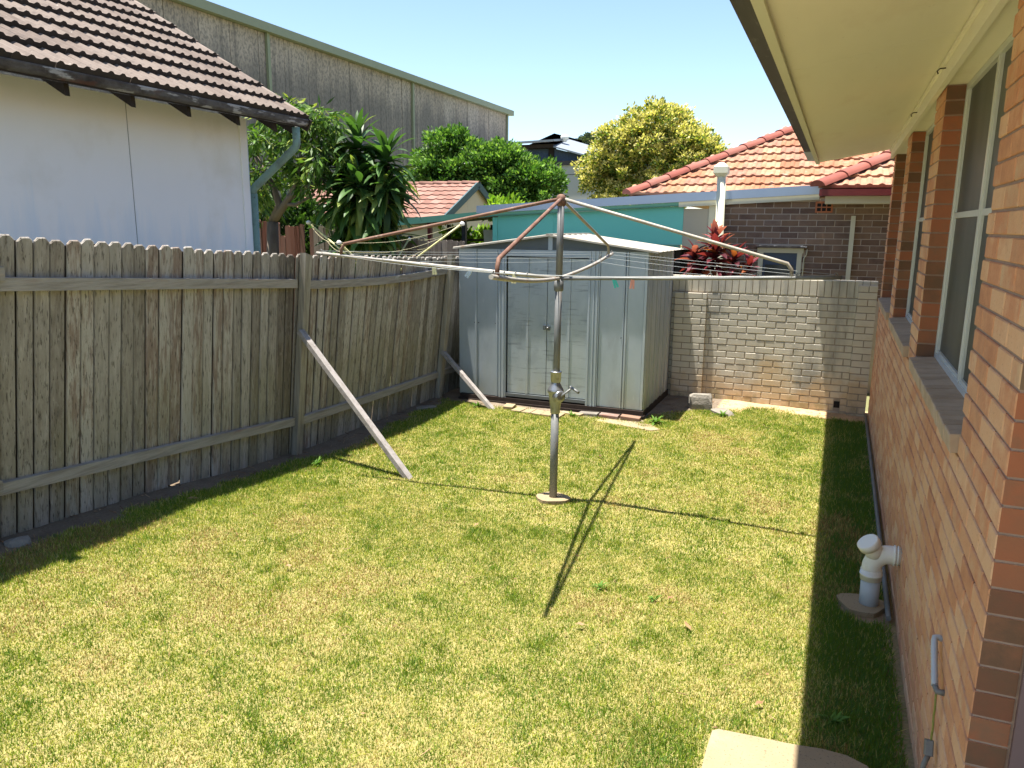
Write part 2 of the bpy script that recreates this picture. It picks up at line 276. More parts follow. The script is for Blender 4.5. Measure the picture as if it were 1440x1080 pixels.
class MB:
    def __init__(s): s.v = []; s.f = []; s.sm = []
    def quad(s, a, b, c, d):
        n = len(s.v); s.v += [a, b, c, d]; s.f.append((n, n+1, n+2, n+3)); s.sm.append(False); return s
    def poly(s, pts):
        n = len(s.v); s.v += list(pts); s.f.append(tuple(range(n, n+len(pts)))); s.sm.append(False); return s
    def box(s, x0, x1, y0, y1, z0, z1):
        n = len(s.v); s.v += [(x0,y0,z0),(x1,y0,z0),(x1,y1,z0),(x0,y1,z0),(x0,y0,z1),(x1,y0,z1),(x1,y1,z1),(x0,y1,z1)]
        for q in ((0,3,2,1),(4,5,6,7),(0,1,5,4),(1,2,6,5),(2,3,7,6),(3,0,4,7)): s.f.append(tuple(n+i for i in q)); s.sm.append(False)
        return s
    def beam(s, a, b, w, h, up=(0,0,1), bev=0.0):
        """rectangular bar from a to b; w across, h along up"""
        a, b = Vector(a), Vector(b); d = (b-a).normalized(); u = Vector(up); sd = d.cross(u).normalized(); u = sd.cross(d)
        if bev > 0:
            prof = [(-w/2+bev,-h/2),(w/2-bev,-h/2),(w/2,-h/2+bev),(w/2,h/2-bev),(w/2-bev,h/2),(-w/2+bev,h/2),(-w/2,h/2-bev),(-w/2,-h/2+bev)]
        else: prof = [(-w/2,-h/2),(w/2,-h/2),(w/2,h/2),(-w/2,h/2)]
        n = len(s.v); k = len(prof)
        for p in (a, b):
            for x, y in prof: s.v.append(tuple(p + sd*x + u*y))
        for i in range(k): s.f.append((n+i, n+(i+1)%k, n+k+(i+1)%k, n+k+i)); s.sm.append(False)
        s.f.append(tuple(n+i for i in range(k))[::-1]); s.f.append(tuple(n+k+i for i in range(k))); s.sm += [False, False]
        return s
    def tube(s, pts, r, k=8, cap=True):
        pts = [Vector(p) for p in pts]; rs = r if isinstance(r, (list, tuple)) else [r]*len(pts); n = len(s.v)
        d0 = (pts[1]-pts[0]).normalized(); ref = Vector((0,0,1)) if abs(d0.z) < .9 else Vector((1,0,0))
        sd = d0.cross(ref).normalized()
        for i, p in enumerate(pts):
            d = ((pts[min(i+1,len(pts)-1)]-pts[max(i-1,0)])).normalized()
            sd = (sd - d*sd.dot(d)).normalized(); up = sd.cross(d)
            for j in range(k):
                a = 2*math.pi*j/k; s.v.append(tuple(p + (sd*math.cos(a)+up*math.sin(a))*rs[i]))
        for i in range(len(pts)-1):
            for j in range(k):
                s.f.append((n+i*k+j, n+i*k+(j+1)%k, n+(i+1)*k+(j+1)%k, n+(i+1)*k+j)); s.sm.append(True)
        if cap:
            s.f.append(tuple(n+j for j in range(k))[::-1]); m = n+(len(pts)-1)*k; s.f.append(tuple(m+j for j in range(k))); s.sm += [False, False]
        return s
    def lathe(s, c, prof, k=20, axis=(0,0,1)):
        ax = Vector(axis).normalized(); ref = Vector((1,0,0)) if abs(ax.x) < .9 else Vector((0,1,0)); a1 = ax.cross(ref).normalized(); a2 = ax.cross(a1); c = Vector(c); n = len(s.v)
        for r, h in prof:
            for j in range(k):
                a = 2*math.pi*j/k; s.v.append(tuple(c+ax*h+(a1*math.cos(a)+a2*math.sin(a))*r))
        for i in range(len(prof)-1):
            for j in range(k):
                s.f.append((n+i*k+j, n+i*k+(j+1)%k, n+(i+1)*k+(j+1)%k, n+(i+1)*k+j)); s.sm.append(True)
        s.f.append(tuple(n+j for j in range(k))[::-1]); m = n+(len(prof)-1)*k; s.f.append(tuple(m+j for j in range(k))); s.sm += [False, False]
        return s
    def mesh(s, name, m, origin=(0,0,0)):
        o = Vector(origin); me = bpy.data.meshes.new(name); me.from_pydata([tuple(Vector(v)-o) for v in s.v], [], s.f)
        if m: me.materials.append(m)
        me.polygons.foreach_set('use_smooth', s.sm); me.update(); return me
    def build(s, name, m, parent=None, kind=None, origin=None):
        lo = Vector([min(v[i] for v in s.v) for i in range(3)]); hi = Vector([max(v[i] for v in s.v) for i in range(3)])
        c = Vector(origin) if origin else (lo+hi)/2
        if parent is None and not origin: c.z = lo.z
        return link(name, s.mesh(name, M[m] if isinstance(m, str) else m, c), parent, Matrix.Translation(c), kind)

def frame(o, x, y, z):
    """matrix with columns x,y,z at origin o"""
    x, y, z = Vector(x), Vector(y), Vector(z)
    return Matrix(((x.x,y.x,z.x,o[0]),(x.y,y.y,z.y,o[1]),(x.z,y.z,z.z,o[2]),(0,0,0,1)))
CAMP = Vector((0,0,CAMZ))
def place_pieces(name, mesh, parent, mats, stuff_name, limit=300):
    """largest-looking (nearest) 'limit' pieces as objects, the rest as one joined part"""
    mats = sorted(mats, key=lambda m: (m.to_translation()-CAMP).length)
    for W in mats[:limit]: link(name, mesh, parent, W)
    if len(mats) > limit:
        vs_ = []; fs = []; mi = []; base = [v.co.copy() for v in mesh.vertices]; fb = [tuple(p.vertices) for p in mesh.polygons]; mb_ = [p.material_index for p in mesh.polygons]
        for W in mats[limit:]:
            n = len(vs_); vs_ += [tuple(W @ v) for v in base]; fs += [tuple(n+i for i in f) for f in fb]; mi += mb_
        me = bpy.data.meshes.new(stuff_name); me.from_pydata(vs_, [], fs)
        for q in mesh.materials: me.materials.append(q)
        me.polygons.foreach_set('material_index', mi); me.update()
        o = link(stuff_name, me, parent, Matrix.Identity(4), 'stuff')

def brick_mesh(name, m, L=1.0, H=1.0, D=1.0, c=.004, end=None):
    """front face at y=0 (chamfered), body to y=D; x,z centred"""
    x, z = L/2, H/2
    v = [(-x,D,-z),(x,D,-z),(x,D,z),(-x,D,z), (-x,c,-z),(x,c,-z),(x,c,z),(-x,c,z), (-x+c,0,-z+c),(x-c,0,-z+c),(x-c,0,z-c),(-x+c,0,z-c)]
    f = [(8,9,10,11),(4,5,9,8),(5,6,10,9),(6,7,11,10),(7,4,8,11),(0,1,5,4),(1,2,6,5),(2,3,7,6),(3,0,4,7),(3,2,1,0)]
    me = bpy.data.meshes.new(name); me.from_pydata(v, [], f); me.materials.append(M[m])
    if end:
        me.materials.append(M[end]); me.polygons[6].material_index = 1; me.polygons[8].material_index = 1
    me.update(); return me
def courses(u0, u1, z0, n, h=.086, L=.24, openings=(), phase=0.0, j=.010):
    """running-bond intervals (ua, ub, zc, height)"""
    out = []
    for k in range(n):
        za, zb = z0+k*h, z0+(k+1)*h
        segs = [(u0, u1)]
        for (a, b, c, d) in openings:
            if zb-.02 > c and za+.02 < d:
                ns = []
                for (p, q) in segs:
                    if b <= p or a >= q: ns.append((p, q))
                    else:
                        if a > p: ns.append((p, a))
                        if b < q: ns.append((b, q))
                segs = ns
        for (p, q) in segs:
            s = u0 - L + phase + (L/2 if k % 2 else 0)
            while s < q:
                a, b = max(s, p), min(s+L, q)
                if b-a > .05: out.append((a + (j/2 if a > p else 0), b - (j/2 if b < q else 0), (za+zb)/2, h-j))
                s += L
    return out
def jit(a): return rnd.uniform(-a, a)

# ------------------------------------------------------------------ ground
def gz(x, y):
    s = min(1, max(0, (-x-1.2)/3.6)); s = s*s*(3-2*s)
    ys = [(-50,.34),(1,.34),(3,.28),(4.1,.22),(5.1,.11),(6,.05),(8,.03),(10,.03),(200,.03)]
    for (a, p), (b, q) in zip(ys, ys[1:]):
        if a <= y <= b: t = (y-a)/(b-a); g = p+(q-p)*t; break
    else: g = .03
    if x < -5.0: g *= max(0, 1-(-5.0-x)/3)
    return s*g + .05*min(1, max(0, (-x+.3)/1.5))*(1 if x > -5 else max(0, 1-(-5-x)/3))
def nz2(x, y, s, o=0.0): return mnoise.noise(Vector((x*s+o, y*s-o, o*1.7)))
def in_poly(x, y, P):
    c = False; n = len(P)
    for i in range(n):
        (x1,y1),(x2,y2) = P[i], P[(i+1)%n]
        if (y1>y) != (y2>y) and x < (x2-x1)*(y-y1)/(y2-y1)+x1: c = not c
    return c
SLAB = [(-.35,2.6),(-.355,3.10),(-.350,3.255),(-.325,3.278),(-.16,3.292),(-.02,3.300),(.12,3.322),(.22,3.318),(.30,3.28),(.345,3.20),(.36,2.6)]
def soilness(x, y):
    """1 = bare ground, 0 = full turf"""
    n = nz2(x, y, 2.2, 3.1)*.5 + nz2(x, y, 7, 9.0)*.3
    v = 0
    v = max(v, min(1, max(0, (-4.42 - x + .16*n*2)/.14)))                  # strip along the paling fence
    v = max(v, min(1, max(0, (y - 9.95 + .35*n)/.22)) if x > -1.4 else 0)  # strip along back wall
    if y > 8.25 and x < -1.2: v = max(v, min(1, max(0, (y - 8.58 + .25*n)/.15)) if x < -2.0 else min(1, max(0, (y-8.9 - (x+2.0)*1.2 + .3*n)/.2)))
    if x > -1.6 and x < -1.0 and y > 9.3: v = max(v, min(1, max(0, (y-9.75+.2*n)/.2)))
    if x > .40: v = max(v, .6)
    if (x-.36)**2+(y-4.9)**2 < .17**2: v = 1
    return v
def axis(lo, hi, fa, fb, step, far):
    a = list(np.arange(fa, fb+1e-6, step)); l = [fa]; d = step
    while l[-1] > lo: d = min(d*1.5, far); l.append(l[-1]-d)
    r = [fb]; d = step
    while r[-1] < hi: d = min(d*1.5, far); r.append(r[-1]+d)
    return l[:0:-1] + a + r[1:]
xs = axis(-600, 600, -5.2, .6, .05, 60); ys_ = axis(-300, 900, 1.0, 10.6, .05, 60)
gv = []; gc = []
for y in ys_:
    for x in xs:
        near = -5.3 < x < .7 and .9 < y < 10.7
        z = gz(x, y) + (nz2(x, y, 3)*.008 + nz2(x, y, 15)*.004 if near else 0)
        gv.append((x, y, z))
        if near:
            s = soilness(x, y); k = .5+.5*nz2(x, y, 9, 5)
            turf = np.array((.20, .19, .055))*(1-k) + np.array((.33, .27, .12))*k
            if x < -4.0: so_ = np.array((.15, .115, .08))*(.8+.5*k)
            elif y > 9.3 and x > -1.3: so_ = np.array((.50, .34, .19))*(.75+.4*k)
            elif x < -1.2: so_ = np.array((.19, .15, .11))*(.7+.6*k)
            else: so_ = np.array((.30, .22, .14))*(.8+.4*k)
            c = turf*(1-s)+so_*s
        elif -6.3 < x <= -5.2 and -1 < y < 8: c = (.62, .57, .47)  # unseen pale ground, added to bounce light onto the white wall
        elif -4.8 < x < .5 and -8 < y <= .9: c = (.42, .38, .28)  # unseen pale ground behind the camera, added to bounce light on soffit and bricks
        else: c = (.17, .17, .08)
        gc.append((*c, 1))
nx = len(xs)
gf = [(j*nx+i, j*nx+i+1, (j+1)*nx+i+1, (j+1)*nx+i) for j in range(len(ys_)-1) for i in range(nx-1)]
gm = bpy.data.meshes.new('ground'); gm.from_pydata(gv, [], gf)
ca = gm.color_attributes.new('col', 'FLOAT_COLOR', 'POINT'); ca.data.foreach_set('color', np.array(gc, dtype=np.float32).ravel())
def ground_mat():
    T = NT('soil_and_turf'); at = T.n('ShaderNodeAttribute', attribute_name='col'); geo = T.n('ShaderNodeNewGeometry')
    n = T.n('ShaderNodeTexNoise'); n.inputs['Scale'].default_value = 55; n.inputs['Detail'].default_value = 6; n.inputs['Roughness'].default_value = .7; T.l(geo.outputs['Position'], n.inputs['Vector'])
    k = T.math('ADD', T.math('MULTIPLY', n.outputs[0], 1.3), .35)
    s = T.n('ShaderNodeVectorMath', operation='SCALE'); T.l(at.outputs['Color'], s.inputs[0]); T.l(k, s.inputs['Scale'])
    b = T.n('ShaderNodeBsdfPrincipled'); b.inputs['Roughness'].default_value = .95; b.inputs['Specular IOR Level'].default_value = .1
    T.l(s.outputs[0], b.inputs['Base Color'])
    bp = T.n('ShaderNodeBump'); bp.inputs['Strength'].default_value = .8; bp.inputs['Distance'].default_value = .012; T.l(n.outputs[0], bp.inputs['Height']); T.l(bp.outputs[0], b.inputs['Normal'])
    o = T.n('ShaderNodeOutputMaterial'); T.l(b.outputs[0], o.inputs[0]); return T.m
gm.materials.append(ground_mat()); gm.polygons.foreach_set('use_smooth', [True]*len(gf)); gm.update()
link('ground', gm, None, Matrix.Identity(4), 'structure')

# ------------------------------------------------------------------ grass blades (one object of stuff)
def grid_eval(fn, x0, x1, y0, y1, st):
    X = np.arange(x0, x1+st, st); Y = np.arange(y0, y1+st, st)
    A = np.array([[fn(float(x), float(y)) for x in X] for y in Y])
    def f(px, py):
        fx = np.clip((px-x0)/st, 0, len(X)-1.001); fy = np.clip((py-y0)/st, 0, len(Y)-1.001)
        i = fx.astype(int); j = fy.astype(int); a = fx-i; b = fy-j
        return A[j,i]*(1-a)*(1-b)+A[j,i+1]*a*(1-b)+A[j+1,i]*(1-a)*b+A[j+1,i+1]*a*b
    return f
gzf = grid_eval(lambda x, y: gz(x, y)+nz2(x, y, 3)*.008+nz2(x, y, 15)*.004, -5.2, .7, .9, 10.7, .05)
sof = grid_eval(lambda x, y: 1.0 if in_poly(x, y, SLAB) or (-2.6 < x < -1.75 and 8.4 < y < 8.75 and in_poly(x, y, [(-2.52,8.53),(-1.75,8.38),(-1.72,8.5),(-2.5,8.66)])) or ((x+2.05)**2+(y-5.8)**2 < .13**2) else soilness(x, y), -5.2, .7, .9, 10.7, .05)
n1f = grid_eval(lambda x, y: nz2(x, y, .9, 2), -5.2, .7, .9, 10.7, .1)
n2f = grid_eval(lambda x, y: nz2(x, y, 3.6, 11), -5.2, .7, .9, 10.7, .07)
n3f = grid_eval(lambda x, y: nz2(x, y, 11, 21), -5.2, .7, .9, 10.7, .04)
def make_grass(NB, y0, y1, wk, hk):
    px = rng.uniform(-4.78, .47, NB); py = y0 + (y1-y0)*rng.random(NB)
    a = sof(px, py); keep = rng.random(NB) > np.clip(a*1.02, 0, 1)
    # leave a few weeds on the bare soil
    px, py = px[keep], py[keep]; n = len(px); z = gzf(px, py)
    m1, m2, m3 = n1f(px, py), n2f(px, py), n3f(px, py)
    shade = np.clip((px-.02)/.12, 0, 1)                     # longer, greener turf; eave shadow partly put into its colour
    edge = np.clip((-3.95-px)/.4, 0, 1)
    lush = np.clip(.38 + m1*.45 + m2*.45 + m3*.6, 0, 1)
    lush = np.maximum(lush, shade*.95); lush = np.maximum(lush, edge*.75)
    tuft = np.clip((m3*.9+m2*.5-.30)*3.2, 0, 1)*(.4+.6*rng.random(n)); lush = np.maximum(lush, tuft*.8)
    nears = np.exp(-(((px+.55)/.30)**2+((py-3.05)/.35)**2)); lush = np.maximum(lush, nears)
    h = (.010+.016*rng.random(n))*(1+.55*lush+.8*shade+.7*nears+.3*edge+.7*tuft)*hk
    w = (.0026+.0020*rng.random(n))*wk
    th = rng.random(n)*2*np.pi; lean = rng.normal(0, 1.0, n)
    bend = np.stack([np.cos(th)*lean, np.sin(th)*lean, np.ones(n)], 1); bend /= np.linalg.norm(bend, axis=1)[:, None]
    ph = rng.random(n)*2*np.pi; sd = np.stack([np.cos(ph), np.sin(ph), np.zeros(n)], 1)
    base = np.stack([px, py, z-.003], 1)
    tip = base + bend*h[:, None] + np.stack([np.cos(th), np.sin(th), np.zeros(n)], 1)*(h*.25*np.abs(lean))[:, None]
    V = np.empty((n, 3, 3)); V[:, 0] = base-sd*w[:, None]/2*1.6; V[:, 1] = base+sd*w[:, None]/2*1.6; V[:, 2] = tip
    green = np.array((.145, .225, .026)); lime = np.array((.315, .35, .038)); straw = np.array((.55, .48, .18)); deep = np.array((.105, .20, .050)); brown = np.array((.34, .22, .10))
    u = rng.random(n)
    c = np.empty((n, 3)); c[:] = lime
    pst = np.clip(.46-.42*lush+.25*np.clip(-m2-.1, 0, 1)*2, .03, .8)
    sel = u < pst; c[sel] = straw
    sel2 = (~sel) & (u < pst+.22+.45*lush); c[sel2] = green
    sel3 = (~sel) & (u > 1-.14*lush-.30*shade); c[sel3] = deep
    bare = np.clip((-m1*.9-m2*.8-.28)*3, 0, 1)*(px < 5); bn = (u > .2) & (u < .2+.10*np.clip(-m1-m2, 0, 1)*2+.26*bare); c[bn] = brown
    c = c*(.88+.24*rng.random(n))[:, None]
    return V, c
parts_ = [make_grass(640000, 1.2, 5.2, 1.0, 1.0), make_grass(430000, 5.2, 10.35, 1.35, 1.05)]
V = np.concatenate([p[0] for p in parts_]); C = np.concatenate([p[1] for p in parts_]); n = len(V)
me = bpy.data.meshes.new('lawn_grass'); me.vertices.add(n*3); me.vertices.foreach_set('co', V.astype(np.float32).ravel())
me.loops.add(n*3); me.loops.foreach_set('vertex_index', np.arange(n*3, dtype=np.int32))
me.polygons.add(n); me.polygons.foreach_set('loop_start', np.arange(0, n*3, 3, dtype=np.int32)); me.polygons.foreach_set('loop_total', np.full(n, 3, dtype=np.int32))
ca = me.color_attributes.new('col', 'FLOAT_COLOR', 'POINT'); CC = np.ones((n*3, 4), dtype=np.float32); CC[:, :3] = np.repeat(C, 3, axis=0); ca.data.foreach_set('color', CC.ravel())
me.materials.append(M['grassblade']); me.update()
o = link('lawn_grass', me, None, Matrix.Identity(4)); meta(o, 'short patchy yellow-green lawn grass filling the fenced yard', 'grass', kind='stuff')

# ------------------------------------------------------------------ own brick house on the right
WX = .5; Y0, Y1 = 2.53, 10.40
HOUSE = thing('brick_house', (WX, 6.4, 0), 'orange-tan brick house with wide cream eave along the right edge', 'house')
WINS = [(3.40, 5.45), (5.95, 7.87), (8.35, 10.12)]; SZ, HZ = 1.53, 3.16
core = MB(); D = .110
core.box(WX+.008, WX+.24, Y0+.006, Y1, -.2, SZ-.095)
edges = [Y0]+[e for w in WINS for e in w]+[Y1]
for i in range(0, len(edges), 2):
    a, b = edges[i]+.007, edges[i+1]-.007
    core.box(WX+.008, WX+.104, a, b, SZ-.094, 3.3)
core.build('wall', 'mortar', HOUSE)
MB().box(WX+.18, WX+.26, Y0+.01, Y1, SZ-.094, 3.3).build('inner_wall', 'mortar', HOUSE)
ops = [(-b, -a, SZ-.09, 9) for a, b in WINS]
mats = []
for (ua, ub, zc, h) in courses(-Y1, -Y0, -.02, 39, openings=ops, phase=.07):
    c = (ua+ub)/2; L = ub-ua
    W = frame((WX+jit(.0012), -c, zc), (0,-1,0), (1,0,0), (0,0,1)) @ Matrix.Rotation(jit(.004), 4, 'Z') @ Matrix.Diagonal((L/.23, 1, h/.076, 1))
    mats.append(W)
bm_ = brick_mesh('brick', 'brick', .23, .076, D, end='brickend')
place_pieces('brick', bm_, HOUSE, mats, 'brickwork')
# sills: bricks on edge, sloping out
sb = brick_mesh('sill_brick', 'sill', .078, .076, .22)
for a, b in WINS:
    k = int((b-a)/.0862); st = (b-a)/k
    for i in range(k):
        y = a+(i+.5)*st
        link('sill_brick', sb, HOUSE, frame((WX-.032+jit(.002), y, SZ-.046+jit(.001)), (0,-1,0), Vector((1,0,.10)).normalized(), Vector((-.10,0,1)).normalized()) @ Matrix.Diagonal(((st-.009)/.078, 1, 1, 1)))
    MB().box(WX+.02, WX+.18, a, b, SZ-.12, SZ-.05).build('sill_bed', 'mortar', HOUSE)
# windows
FX = .605
for (a, b) in WINS:
    fr = MB(); z0, z1 = SZ+.0, HZ
    t = .035; mid = (a+b)/2; zt = z0+ .875
    fr.box(FX, FX+.06, a, a+t, z0, z1).box(FX, FX+.06, b-t, b, z0, z1).box(FX+.001, FX+.059, a+t, b-t, z0-.005, z0+t).box(FX+.001, FX+.059, a+t, b-t, z1-t, z1)
    fr.box(FX+.004, FX+.055, mid-.022, mid+.022, z0+t, z1-t)
    wnd = fr.build('window', 'alum', HOUSE)
    s = MB()
    for (p, q) in ((a+t, mid-.022), (mid+.022, b-t)):
        s.box(FX+.010, FX+.040, p+.002, p+.028, z0+t, z1-t).box(FX+.010, FX+.040, q-.028, q-.002, z0+t, z1-t)
        s.box(FX+.011, FX+.039, p+.028, q-.028, zt-.016, zt+.016).box(FX+.011, FX+.039, p+.028, q-.028, z0+t, z0+t+.022)
    s.build('sash', 'alum', wnd)
    for (p, q) in ((a+t+.028, mid-.05), (mid+.05, b-t-.028)):
        MB().box(FX+.022, FX+.028, p, q, z0+t+.02, zt-.016).build('pane', 'glass', wnd)
        MB().box(FX+.022, FX+.028, p, q, zt+.016, z1-t).build('pane', 'glass', wnd)
# soffit, beam, recess boards
SO_X, SO_Z, SI_X, SI_Z = -.338, 3.107, .455, 3.244
YS = -1.5
# soffit sheets
jy = [Y1, 7.4, 4.4, 1.4, YS]
for p, q in zip(jy, jy[1:]):
    m = MB(); p2, q2 = p-.002, q+.002; t = .012
    m.v += [(SO_X,q2,SO_Z),(SI_X,q2,SI_Z),(SI_X,p2,SI_Z),(SO_X,p2,SO_Z),(SO_X,q2,SO_Z+t),(SI_X,q2,SI_Z+t),(SI_X,p2,SI_Z+t),(SO_X,p2,SO_Z+t)]
    m.f += [(0,3,2,1),(4,5,6,7),(0,1,5,4),(1,2,6,5),(2,3,7,6),(3,0,4,7)]; m.sm += [False]*6
    m.build('soffit_sheet', 'soffit', HOUSE)
MB().box(SI_X, SI_X+.03, YS, Y1, 3.135, 3.27).build('beam', 'soffit', HOUSE)
hk_ = MB()
for hy in (3.35, 5.1, 6.9): hk_.tube([(SI_X+.002, hy, 3.20), (SI_X-.03, hy, 3.198), (SI_X-.042, hy, 3.185), (SI_X-.036, hy, 3.170)], .004, 6)
hk_.build('screw_hooks', 'blackbrown', HOUSE)
MB().box(SI_X+.03, .76, YS, Y1, 3.165, 3.185).build('window_head_board', 'soffit', HOUSE)
MB().beam((SI_X-.010, YS, 3.226), (SI_X-.010, Y1, 3.226), .018, .018).build('quad_moulding', 'soffit', HOUSE)
MB().beam((SO_X+.010, YS, 3.100), (SO_X+.010, Y1+.003, 3.100), .022, .026).build('soffit_trim', 'creamtrim', HOUSE)
MB().box(SO_X-.022, SO_X-.001, YS, Y1+.01, 3.09, 3.26).build('fascia', 'creamtrim', HOUSE)
g = MB()
g.box(-.445, -.362, YS, Y1-.05, 3.130, 3.136).box(-.449, -.445, YS, Y1-.05, 3.131, 3.255).box(-.456, -.444, YS, Y1-.05, 3.255, 3.265)
g.build('gutter', 'darkgutter', HOUSE)
MB().box(-.444, -.362, Y1-.052, Y1-.048, 3.137, 3.25).build('gutter_end', 'alum', HOUSE)
# bright strip added under the gutter's far end, standing for light on it
MB().box(-.451, -.360, Y1-1.25, Y1-.054, 3.124, 3.1295).build('gutter_lit_strip', 'zinc', HOUSE)
r = MB(); sl_ = .42
r.v += [(-.40,YS,3.27),(4.6,YS,3.27+5*sl_),(4.6,Y1+.02,3.27+5*sl_),(-.40,Y1+.02,3.27),(-.40,YS,3.31),(4.6,YS,3.31+5*sl_),(4.6,Y1+.02,3.31+5*sl_),(-.40,Y1+.02,3.31)]
r.f += [(0,3,2,1),(4,5,6,7),(0,1,5,4),(1,2,6,5),(2,3,7,6),(3,0,4,7)]; r.sm += [False]*6
r.build('roof', 'darktile', HOUSE)
MB().box(.76, 4.5, Y1-.25, Y1-.003, -.2, 3.26).build('end_wall', 'brick', HOUSE)
# near side return: door frame and door beyond the corner
MB().box(.618, .70, Y0-.012, Y0+.10, .0, 3.26).build('door_frame', 'mauve', HOUSE)
MB().box(.70, 1.6, Y0+.03, Y0+.09, .0, 3.26).build('door', 'door', HOUSE)
# pipes low on the wall
MB().tube([(WX-.04, Y0+2.25, .035), (WX-.035, 6.2, .045), (WX-.03, Y1-.1, .06)], .016, 8).build('ground_pipe', 'darkpipe', HOUSE)
cp = thing('wall_conduit', (WX-.02, 2.95, .3), 'grey corrugated conduit with earth wire clipped to the orange brick wall', 'conduit')
pts = []
for i in range(15):
    t = i/14; pts.append((WX-.028+.012*math.sin(t*3), 3.19-.17*t, .735-.115*t - .0*t))
tb = []
# conduit runs down and slightly towards the camera
P0 = Vector((WX-.028, 3.13, .742)); P1 = Vector((WX-.028, 2.985, .645))
P0 = Vector((WX-.026, 3.185, .745)); P1 = Vector((WX-.030, 3.02, .640))
path = [(WX+.01, 3.20, .742), (WX-.010, 3.20, .750), (WX-.024, 3.195, .748)] + [tuple(P0.lerp(P1, i/24)+Vector((0, .022*math.sin(i/24*math.pi), .012*math.sin(i/24*math.pi)))) for i in range(1, 25)]
rs = [.012]*3 + [.0115+.0015*(i % 2) for i in range(24)]
MB().tube(path, rs, 10).build('conduit', 'pvcgrey', cp)
MB().tube([tuple(P1+Vector((0,.004,.004))), (WX-.022, 3.004, .628), (WX+.01, 2.996, .632)], .012, 8).build('saddle_clip', 'galv', cp)
wp = [(WX-.024, 3.005-.030*i/12+.006*math.sin(i*1.3), .625-.19*i/12) for i in range(13)]
MB().tube(wp, .004, 6).build('earth_wire', 'earthwire', cp)
MB().beam((WX-.030, 2.985, .435), (WX-.030, 2.962, .385), .034, .03, up=(1,0,0), bev=.004).build('clamp', 'galv', cp)
MB().tube([(WX-.030, 2.96, .39), (WX-.045, 2.935, .36), (WX-.045, 2.95, .30), (WX-.04, 2.98, .16), (WX-.04, 2.98, .02)], .010, 8).build('stake', 'darkpipe', cp)

# PVC gully riser
pv = thing('pvc_riser', (.36, 4.95, .03), 'white plastic sewer riser with screw cap bending into the brick wall', 'pipe')
MB().tube([(.355,4.95,.0),(.352,4.95,.215)], .056, 20).build('riser_pipe', 'pvcgrey', pv)
MB().tube([(.352,4.95,.195),(.351,4.95,.225),(.351,4.95,.2251),(.351,4.95,.236),(.351,4.95,.2361),(.350,4.95,.262)], [.062,.062,.066,.066,.062,.062], 20).build('collar', 'pvc', pv)
el = [(.350,4.95,.25)]+[(.350+.095*(1-math.cos(a)), 4.95, .275+.095*math.sin(a)) for a in [i*math.pi/2/8 for i in range(9)]]+[(.46,4.95,.37),(.505,4.95,.37)]
MB().tube(el, .057, 20).tube([(.462,4.95,.37),(.474,4.95,.37)], .063, 20).tube([(.482,4.95,.37),(.49,4.95,.37)], .062, 20).build('elbow', 'pvc', pv)
cdv = Vector((-.52, -.28, .80)).normalized(); cb = Vector((.372, 4.95, .352))
MB().tube([tuple(cb), tuple(cb+cdv*.10)], .054, 20).build('inspection_branch', 'pvc', pv)
MB().tube([tuple(cb+cdv*.078), tuple(cb+cdv*.118), tuple(cb+cdv*.123)], [.067,.067,.060], 24).build('screw_cap', 'pvc', pv)
pad = MB(); pr = [(.315+.135*math.cos(a)*(1+.18*math.sin(3*a)), 4.93+.14*math.sin(a)*(1+.1*math.cos(2*a))) for a in [i*2*math.pi/18 for i in range(18)]]
pad.poly([(x, y, .034) for x, y in pr]); 
for i in range(18):
    (x1,y1),(x2,y2) = pr[i], pr[(i+1)%18]; pad.quad((x1,y1,.034),(x1,y1,-.02),(x2,y2,-.02),(x2,y2,.034))
pd = pad.build('concrete_pad', 'concrete', None); meta(pd, 'rough sandy concrete pad under the white sewer riser', 'concrete pad')

# garden slab at the near edge
sp = MB(); top = [(x, y, .058) for x, y in SLAB]
sp.poly(top[::-1] if False else top)
for i in range(len(SLAB)):
    a, b = SLAB[i], SLAB[(i+1)%len(SLAB)]; sp.quad((*a,.058),(*a,-.03),(*b,-.03),(*b,.058))
meta(sp.build('paving_slab', 'concrete', None), 'sandy speckled concrete slab half in eave shade at the near edge of the lawn', 'slab')

# ------------------------------------------------------------------ boundary paling fence (left)
FEN = thing('paling_fence', (-4.8, 6.0, .05), 'long weathered grey paling fence leaning inward down the left side of the yard', 'fence')
def ftop(y):
    pts = [(0,2.34),(3.08,2.235),(3.96,2.183),(5.14,2.093),(5.8,2.05),(8.77,1.93),(10.5,1.9)]
    for (a,p),(b,q) in zip(pts, pts[1:]):
        if y <= b: return p+(q-p)*(y-a)/(b-a)
    return 1.9
def flean(y):   # horizontal displacement of the top
    pts = [(0,.38),(3.08,.33),(3.96,.25),(5.14,.19),(5.8,.19),(7.0,.26),(8.77,.20),(10.5,.12)]
    for (a,p),(b,q) in zip(pts, pts[1:]):
        if y <= b: return p+(q-p)*(y-a)/(b-a)
    return .12
def bow(y): return .05*math.sin(math.pi*max(0, min(1, (y-5.9)/2.9)))
pal_meshes = []
pr = [(-.035,0),(.035,0),(.035,1),(-.035,1)]
cov_mesh = bpy.data.meshes.new('added_joint_backing'); cov_mesh.from_pydata([(.006,a,b) for a,b in pr]+[(-.006,a,b) for a,b in pr], [], [(0,1,2,3),(7,6,5,4)]+[(i,i+4,(i+1)%4+4,(i+1)%4) for i in range(4)]); cov_mesh.materials.append(M['darkwood']); cov_mesh.update()  # dark strips added behind the paling joints so the gaps read as shade
